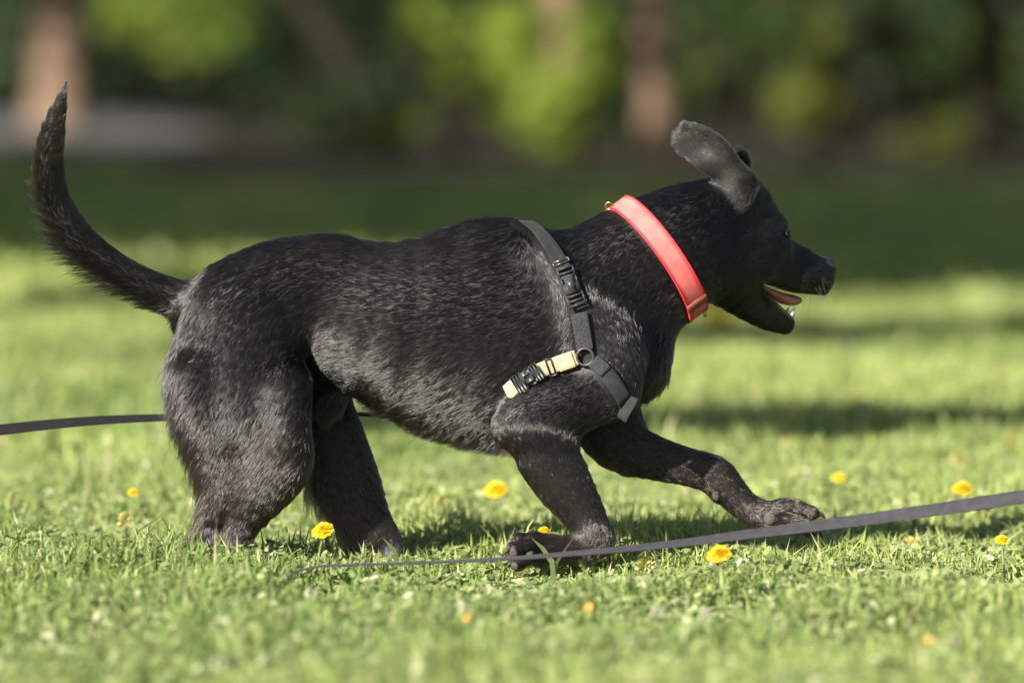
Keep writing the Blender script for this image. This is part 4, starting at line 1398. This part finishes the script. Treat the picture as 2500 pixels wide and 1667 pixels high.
P_, N_ = twist_path([(540, 1372, -.40, 88), (640, 1330, -.40, 88), (710, 1304, -.40, 87), (800, 1297, -.40, 86), (960, 1292, -.40, 86), (1170, 1282, -.40, 82), (1390, 1264, -.40, 73), (1560, 1247, -.40, 65),
                     (1720, 1226, -.41, 56), (1900, 1204, -.42, 48), (2100, 1177, -.43, 39), (2352, 1140, -.45, 28), (2600, 1098, -.48, 20), (3000, 1025, -.55, 12), (3500, 920, -.65, 5)], 110)
grey_lead = ribbon('lead_strap', P_, N_, .025, .0016, M_lead, None, crown=0.0)
tag(grey_lead, 'dark grey flat webbing lead rising to the right past the front paws', 'lead')
P_, N_ = twist_path([(1180, 930, .13, 80), (1060, 945, .17, 82), (900, 954, .20, 78), (812, 951, .21, 76), (600, 952, .20, 72), (390, 958, .18, 62), (200, 967, .16, 50), (0, 987, .13, 38), (-220, 1016, .09, 28), (-700, 1100, .0, 15)], 80)
black_lead = ribbon('lead_strap', P_, N_, .023, .0016, M_lead_black, None)
tag(black_lead, 'black webbing lead stretching left behind the dog\'s hind legs', 'lead')
# ------------------------------------------------------------------ grass and flowers
M_grass = leaf_mat('grass_blades', .30, rough=.5)


DANDELIONS = [
    ('dan', 1138, 1127, .053, 'yellow dandelion on the lawn between the dog\'s belly and raised forepaw', 1.1),
    ('dan', 742, 1220, .085, 'yellow dandelion between the dog\'s two hind legs', .92),
    ('dan', 1652, 1275, .075, 'yellow dandelion below the grey lead under the reaching forepaw', .98),
    ('dan', 1250, 1219, .060, 'yellow dandelion mostly hidden behind the folded front paw', .5),
    ('dan', 1648, 728, .070, 'yellow dandelion blurred just below the dog\'s throat', 2.2),
    ('dan', 2210, 1124, .070, 'deep yellow dandelion just above the grey lead at far right', .95),
    ('dan', 1925, 1098, .060, 'pale yellow dandelion blurred above the reaching forepaw', .6),
    ('dan', 305, 1132, .070, 'orange-yellow dandelion left of the near hind leg', .5),
    ('dan', 2300, 1240, .060, 'dandelion in the shade under the right end of the grey lead', .55)]
DAN_XY = [ground_at(a[1], a[2], a[3] + .022)[:2] for a in DANDELIONS]


def turf_height(x, y):
    """how tall the grass stands: thick by the hind legs, cropped where the front paws pass"""
    h = .050 + .012 * np.sin(x * 5.1 + y * 2.3) + .009 * np.sin(x * 11.0 - y * 7.0 + 1.0)
    h = h + .020 * np.exp(-((x + .42) / .38) ** 2 - ((y + .12) / .35) ** 2)
    h = h * (1 - .74 * np.exp(-((x - .02) / .24) ** 2 - ((y + .22) / .28) ** 2))
    h = h * (1 - .25 * np.exp(-((x - .5) / .35) ** 2 - ((y + .2) / .3) ** 2))
    for fx, fy_ in DAN_XY:
        h = h * (1 - .82 * np.exp(-((x - fx) / .065) ** 2 - ((y - fy_ + .22) / .24) ** 2))
    return h


def zone(d0, d1, per_m2, margin, seed):
    g = np.random.default_rng(seed)
    hw = lambda d: .0905 * d + margin
    n = int((hw(d0) + hw(d1)) * (d1 - d0) * per_m2)
    u = g.random(n)
    a, b = hw(d0), hw(d1)
    # distance drawn so that the density is even over the widening strip
    d = d0 + (d1 - d0) * ((np.sqrt(a * a + (b * b - a * a) * u) - a) / (b - a))
    x = (g.random(n) * 2 - 1) * (.0905 * d + margin)
    return x, d - CAM_D, g, n


def blades(d0, d1, per_m2, margin, hs, wd, seed):
    x, y, g, n = zone(d0, d1, per_m2, margin, seed)
    z = gz(x, y)
    tuft = np.sin(x * 9 + 2 * np.sin(y * 5)) * np.sin(y * 8 + 2 * np.sin(x * 6))
    h = turf_height(x, y) * hs * np.clip(g.normal(1, .28, n), .35, 1.9) * (1 + .25 * tuft)
    az = g.random(n) * 2 * math.pi
    lean = np.abs(g.normal(.38, .28, n)) * h
    dx, dy = np.cos(az) * lean, np.sin(az) * lean
    fa_ = g.random(n) * math.pi
    w = wd * g.uniform(.6, 1.4, n)
    wx, wy = np.cos(fa_) * w / 2, np.sin(fa_) * w / 2
    V = np.zeros((n, 5, 3))
    V[:, 0] = np.stack([x - wx, y - wy, z - .004], 1)
    V[:, 1] = np.stack([x + wx, y + wy, z - .004], 1)
    V[:, 2] = np.stack([x + dx * .35 - wx * .85, y + dy * .35 - wy * .85, z + h * .58], 1)
    V[:, 3] = np.stack([x + dx * .35 + wx * .85, y + dy * .35 + wy * .85, z + h * .58], 1)
    V[:, 4] = np.stack([x + dx, y + dy, z + h * (.98 - .25 * np.clip(lean / h, 0, 1.5))], 1)
    i0 = np.arange(n)[:, None] * 5
    F = np.concatenate([i0 + np.array([[0, 1, 3]]), i0 + np.array([[0, 3, 2]]), i0 + np.array([[2, 3, 4]])])
    patch = np.clip(.5 + .25 * np.sin(x * 2.3 + 1.3 * np.sin(y * 1.7)) + .22 * np.sin(y * 1.1 + x * .8) + g.normal(size=n) * .28, 0, 1)[:, None]
    c = np.array([.15, .23, .057]) * (1 - patch) + np.array([.39, .465, .135]) * patch
    dry = g.random(n) < .10
    c[dry] = np.array([.50, .48, .25]) * g.uniform(.7, 1.1, dry.sum())[:, None]
    c = c * g.uniform(.8, 1.22, n)[:, None]
    return V.reshape(-1, 3), F, np.repeat(c, 5, 0)


def leaflets(d0, d1, per_m2, margin, size, seed):
    """small round leaves of clover and herbs lying between the blades"""
    x, y, g, n = zone(d0, d1, per_m2, margin, seed)
    z = gz(x, y) + turf_height(x, y) * g.uniform(.25, .95, n)
    nn = np.stack([g.normal(0, .45, n), g.normal(-.25, .45, n), np.ones(n)], 1); nn /= np.linalg.norm(nn, axis=1)[:, None]
    t = np.cross(nn, g.normal(size=(n, 3))); t /= np.linalg.norm(t, axis=1)[:, None]
    b = np.cross(nn, t)
    s = (size * g.uniform(.5, 1.3, n))[:, None]
    P = np.stack([x, y, z], 1)
    V = np.stack([P - t * s * .5, P - t * s * .1 + b * s * .28 + nn * s * .06, P + t * s * .42 + b * s * .2 + nn * s * .05, P + t * s * .5, P + t * s * .42 - b * s * .2 + nn * s * .05, P - t * s * .1 - b * s * .28 + nn * s * .06], 1)
    i0 = np.arange(n)[:, None] * 6
    F = np.concatenate([i0 + np.array([[0, 1, 5]]), i0 + np.array([[1, 2, 4]]), i0 + np.array([[1, 4, 5]]), i0 + np.array([[2, 3, 4]])])
    k = g.random(n)[:, None]
    c = np.array([.15, .22, .07]) * (1 - k) + np.array([.38, .43, .17]) * k
    pl = g.random(n) < .07
    c[pl] = np.array([.58, .58, .36])
    return V.reshape(-1, 3), F, np.repeat(c, 6, 0)


def grass(name, sets, label):
    off, Vs, Fs, Cs = 0, [], [], []
    for V, F, C in sets:
        Vs.append(V); Fs.append(F + off); Cs.append(C); off += len(V)
    me = np_mesh(name, np.concatenate(Vs), np.concatenate(Fs))
    set_tint(me, np.concatenate(Cs)[:len(me.vertices)])
    o = link(name, me, M_grass, smooth=False)
    tag(o, label, 'grass', kind='stuff')
    return o


def broad_blade(pix, depth, w):
    P = [W(x, y, depth - .012 * i) for i, (x, y) in enumerate(pix)]
    V = []
    for i, q in enumerate(P):
        ww = w * (1, 1, .75, .1)[i]
        V += [q + np.array([-ww / 2, 0, -ww * .3]), q + np.array([ww / 2, 0, ww * .3])]
    F = [(2 * i, 2 * i + 1, 2 * i + 3) for i in range(len(P) - 1)] + [(2 * i, 2 * i + 3, 2 * i + 2) for i in range(len(P) - 1)]
    return np.array(V), np.array(F), np.tile(np.array([[.24, .30, .14]]), (len(V), 1))


grass('grass', [broad_blade([(1268, 1335), (1276, 1295), (1300, 1258), (1330, 1216)], -.155, .010), broad_blade([(1272, 1335), (1268, 1290), (1246, 1258), (1222, 1236)], -.16, .008),
                broad_blade([(1520, 1345), (1512, 1300), (1506, 1276), (1498, 1250)], -.10, .006), broad_blade([(900, 1340), (912, 1290), (906, 1262), (880, 1236)], -.02, .008),
                blades(7.3, 12.5, 7500, .55, 1.0, .0048, 101), leaflets(7.3, 12.5, 5200, .55, .018, 102)], 'short sunlit grass and clover in the foreground around the paws')
grass('grass', [blades(12.5, 22, 2600, .6, 1.15, .009, 103), leaflets(12.5, 22, 900, .6, .03, 104)], 'blurred sunlit grass of the lawn behind the dog')
grass('grass', [blades(22, 57, 360, .8, 1.5, .03, 105)], 'shaded grass of the far lawn below the trees')

# --- flowers
M_petal = simple_mat('dandelion_petal', (.72, .46, .004), (.84, .60, .014), scale=200, rough=.6, bump=0)
M_petal_o = simple_mat('orange_petal', (.80, .30, .04), (.86, .44, .12), scale=200, rough=.6, bump=0)
M_clover = simple_mat('clover_petal', (.50, .50, .34), (.66, .65, .50), scale=200, rough=.6, bump=0)
M_stem = simple_mat('flower_stem', (.16, .22, .06), (.24, .28, .10), scale=80, rough=.6, bump=0)


def floret_mesh(name, r, layers, n, up, wr):
    """flower head of many narrow petals in layers, outer ones lying flat"""
    V, Fc = [], []
    g = random.Random(3)
    for l in range(layers):
        rr = r * (1 - .15 * l)
        for i in range(n - 3 * l):
            a = 2 * math.pi * (i + .5 * l + g.uniform(-.2, .2)) / (n - 3 * l)
            w = wr * rr
            el = up + .12 * l + g.uniform(-.1, .1)
            ln = rr * g.uniform(.88, 1.08)
            c, s = math.cos(a), math.sin(a)
            k = len(V)
            z0 = .0026 * l
            for (f, ww) in ((.08, .25), (.6, .9), (1.0, .7)):
                h = z0 + f * ln * math.sin(el)
                d = f * ln * math.cos(el)
                V.append((c * d - s * w * ww * .5, s * d + c * w * ww * .5, h))
                V.append((c * d + s * w * ww * .5, s * d - c * w * ww * .5, h))
            Fc.append((k, k + 1, k + 3, k + 2)); Fc.append((k + 2, k + 3, k + 5, k + 4))
    return np_mesh(name, np.array(V), np.array(Fc))


def clover_mesh(name, r):
    V, Fc = [], []
    g = random.Random(5)
    for i in range(46):
        ph = math.acos(1 - 1.6 * (i + .5) / 46); a = i * 2.39996
        d = Vector((math.sin(ph) * math.cos(a), math.sin(ph) * math.sin(a), math.cos(ph)))
        t = d.orthogonal().normalized(); b = d.cross(t)
        k = len(V); L = r * g.uniform(.85, 1.1); w = r * .17
        V += [tuple(d * L * .35 + t * w * .4), tuple(d * L * .35 - t * w * .4), tuple(d * L - t * w), tuple(d * L * 1.02 + t * w), tuple(d * L * .7 + b * w)]
        Fc += [(k, k + 1, k + 2, k + 3), (k, k + 1, k + 2, k + 4)]
    return np_mesh(name, np.array(V), np.array(Fc))


ME_DAN = floret_mesh('dandelion_head', .0225, 6, 36, .06, .16)
ME_SMALL = floret_mesh('small_head', .0075, 2, 11, .3, .42)
ME_CLO = clover_mesh('clover_head', .0085)
ME_CUP = np_mesh('flower_cup', np.array([(0, 0, -.012)] + [(math.cos(i * math.pi / 4) * .006, math.sin(i * math.pi / 4) * .006, -.002) for i in range(8)] + [(math.cos(i * math.pi / 4) * .009, math.sin(i * math.pi / 4) * .009, .002) for i in range(8)]),
                 np.array([(0, 1 + (i + 1) % 8, 1 + i, 1 + i) for i in range(8)])[:, :3])
ME_PALE = ME_CLO.copy()
M_pale = simple_mat('pale_blossom', (.44, .42, .12), (.60, .56, .22), scale=200, rough=.6, bump=0)
for me_, mt_ in ((ME_PALE, M_pale), (ME_DAN, M_petal), (ME_SMALL, M_petal_o), (ME_CLO, M_clover), (ME_CUP, M_stem)):
    me_.materials.append(mt_)


def flower(kind, xd, yd, lift, label, group=None, scale=1.0, tilt=(0.35, 0.0), name=None, cat=None):
    p = ground_at(xd, yd, lift)
    x, y = p[0], p[1]
    z0 = float(gz(x, y))
    me_ = {'dan': ME_DAN, 'small': ME_SMALL, 'clo': ME_CLO, 'pale': ME_PALE}[kind]
    nm = {'dan': 'dandelion', 'small': 'orange_wildflower', 'clo': 'clover_flower', 'pale': 'pale_blossom'}[kind]
    root = empty(nm, (x, y, z0))
    tag(root, label, 'flower', group)
    h = lift - z0
    hd = bpy.data.objects.new('flower_head', me_)
    COL.objects.link(hd); hd.parent = root
    hd.location = (0, 0, h); hd.scale = (scale,) * 3
    hd.rotation_euler = (tilt[0], tilt[1], random.uniform(-.7, .3))
    if kind == 'dan':
        cu = bpy.data.objects.new('bud_cup', ME_CUP); COL.objects.link(cu); cu.parent = root
        cu.location = (0, 0, h); cu.scale = (scale,) * 3; cu.rotation_euler = (tilt[0], tilt[1], 0)
    r = .0016 if kind == 'dan' else .0009
    bx, by = random.uniform(-.02, .02), random.uniform(-.02, .02)
    V, Fc = tube([(bx, by, -.01), (bx * .4, by * .4, h * .6), (0, 0, h - .001)], [r * 1.2, r, r], 6, 0)
    st = link('stalk', np_mesh('stalk', V, Fc), M_stem, root)
    return root


for a in DANDELIONS:
    flower(a[0], a[1], a[2], a[3] + .022, a[4], 'yellow dandelions on the lawn', a[5] * .95, tilt=(random.uniform(.45, .75), random.uniform(-.25, .25)))
for a in [
    (1353, 1396, 'small orange flower in the foreground grass below the folded front paw'),
    (950, 1421, 'small orange flower in the foreground grass below the far hind paw'),
    (1075, 1421, 'orange flower directly below a white clover head in the foreground'),
    (2133, 1472, 'small orange flower at lower right beside a white clover head'),
    (2090, 1240, 'small orange flower in the shaded grass right of the reaching paw')]:
    flower('small', a[0], a[1], .045, a[2], 'small orange flowers in the grass', 1.0, tilt=(.8, 0))
for a in [
    (170, 1345, 'white clover head in the grass at far left below the hind leg'),
    (1072, 1399, 'white clover head directly above an orange flower in the foreground'),
    (995, 1482, 'white clover head near the bottom, left of centre'),
    (505, 1522, 'white clover head at the bottom edge, left side'),
    (715, 1362, 'white clover head in the grass below the gap between the hind legs'),
    (2191, 1474, 'white clover head at lower right beside a small orange flower'),
    (1621, 1412, 'white clover head in the grass below the yellow dandelion at right'),
    (1481, 1297, 'pale clover head right of the folded front paw'),
    (1511, 1404, 'white clover head in the foreground right of centre'),
    (1223, 1444, 'white clover head in the foreground below the folded paw'),
    (1885, 1023, 'pale clover head blurred above the reaching forepaw'),
    (2282, 950, 'peach-pale clover head blurred at the right edge'),
    (30, 1147, 'pale clover head blurred at the left edge below the black lead'),
    (290, 1195, 'pale clover head blurred left of the near hind leg'),
    (1015, 1155, 'pale clover head blurred between the dog\'s belly and the grass'),
    (1640, 1505, 'white clover head at the bottom edge, right of centre')]:
    far_ = a[1] < 1300
    flower('pale' if far_ else 'clo', a[0], a[1], .05, a[2], 'white clover heads in the grass', 1.9 if far_ else 1.15)
for i in range(22):
    xd, yd = random.choice([(random.uniform(0, 420), random.uniform(600, 1100)), (random.uniform(1560, 2350), random.uniform(700, 1180)), (random.uniform(1560, 2350), random.uniform(760, 1000))])
    flower('pale', xd, yd, .055, 'pale blossom blurred to a soft spot on the sunlit lawn behind the dog', 'pale blossoms on the lawn behind', random.uniform(1.6, 2.6))
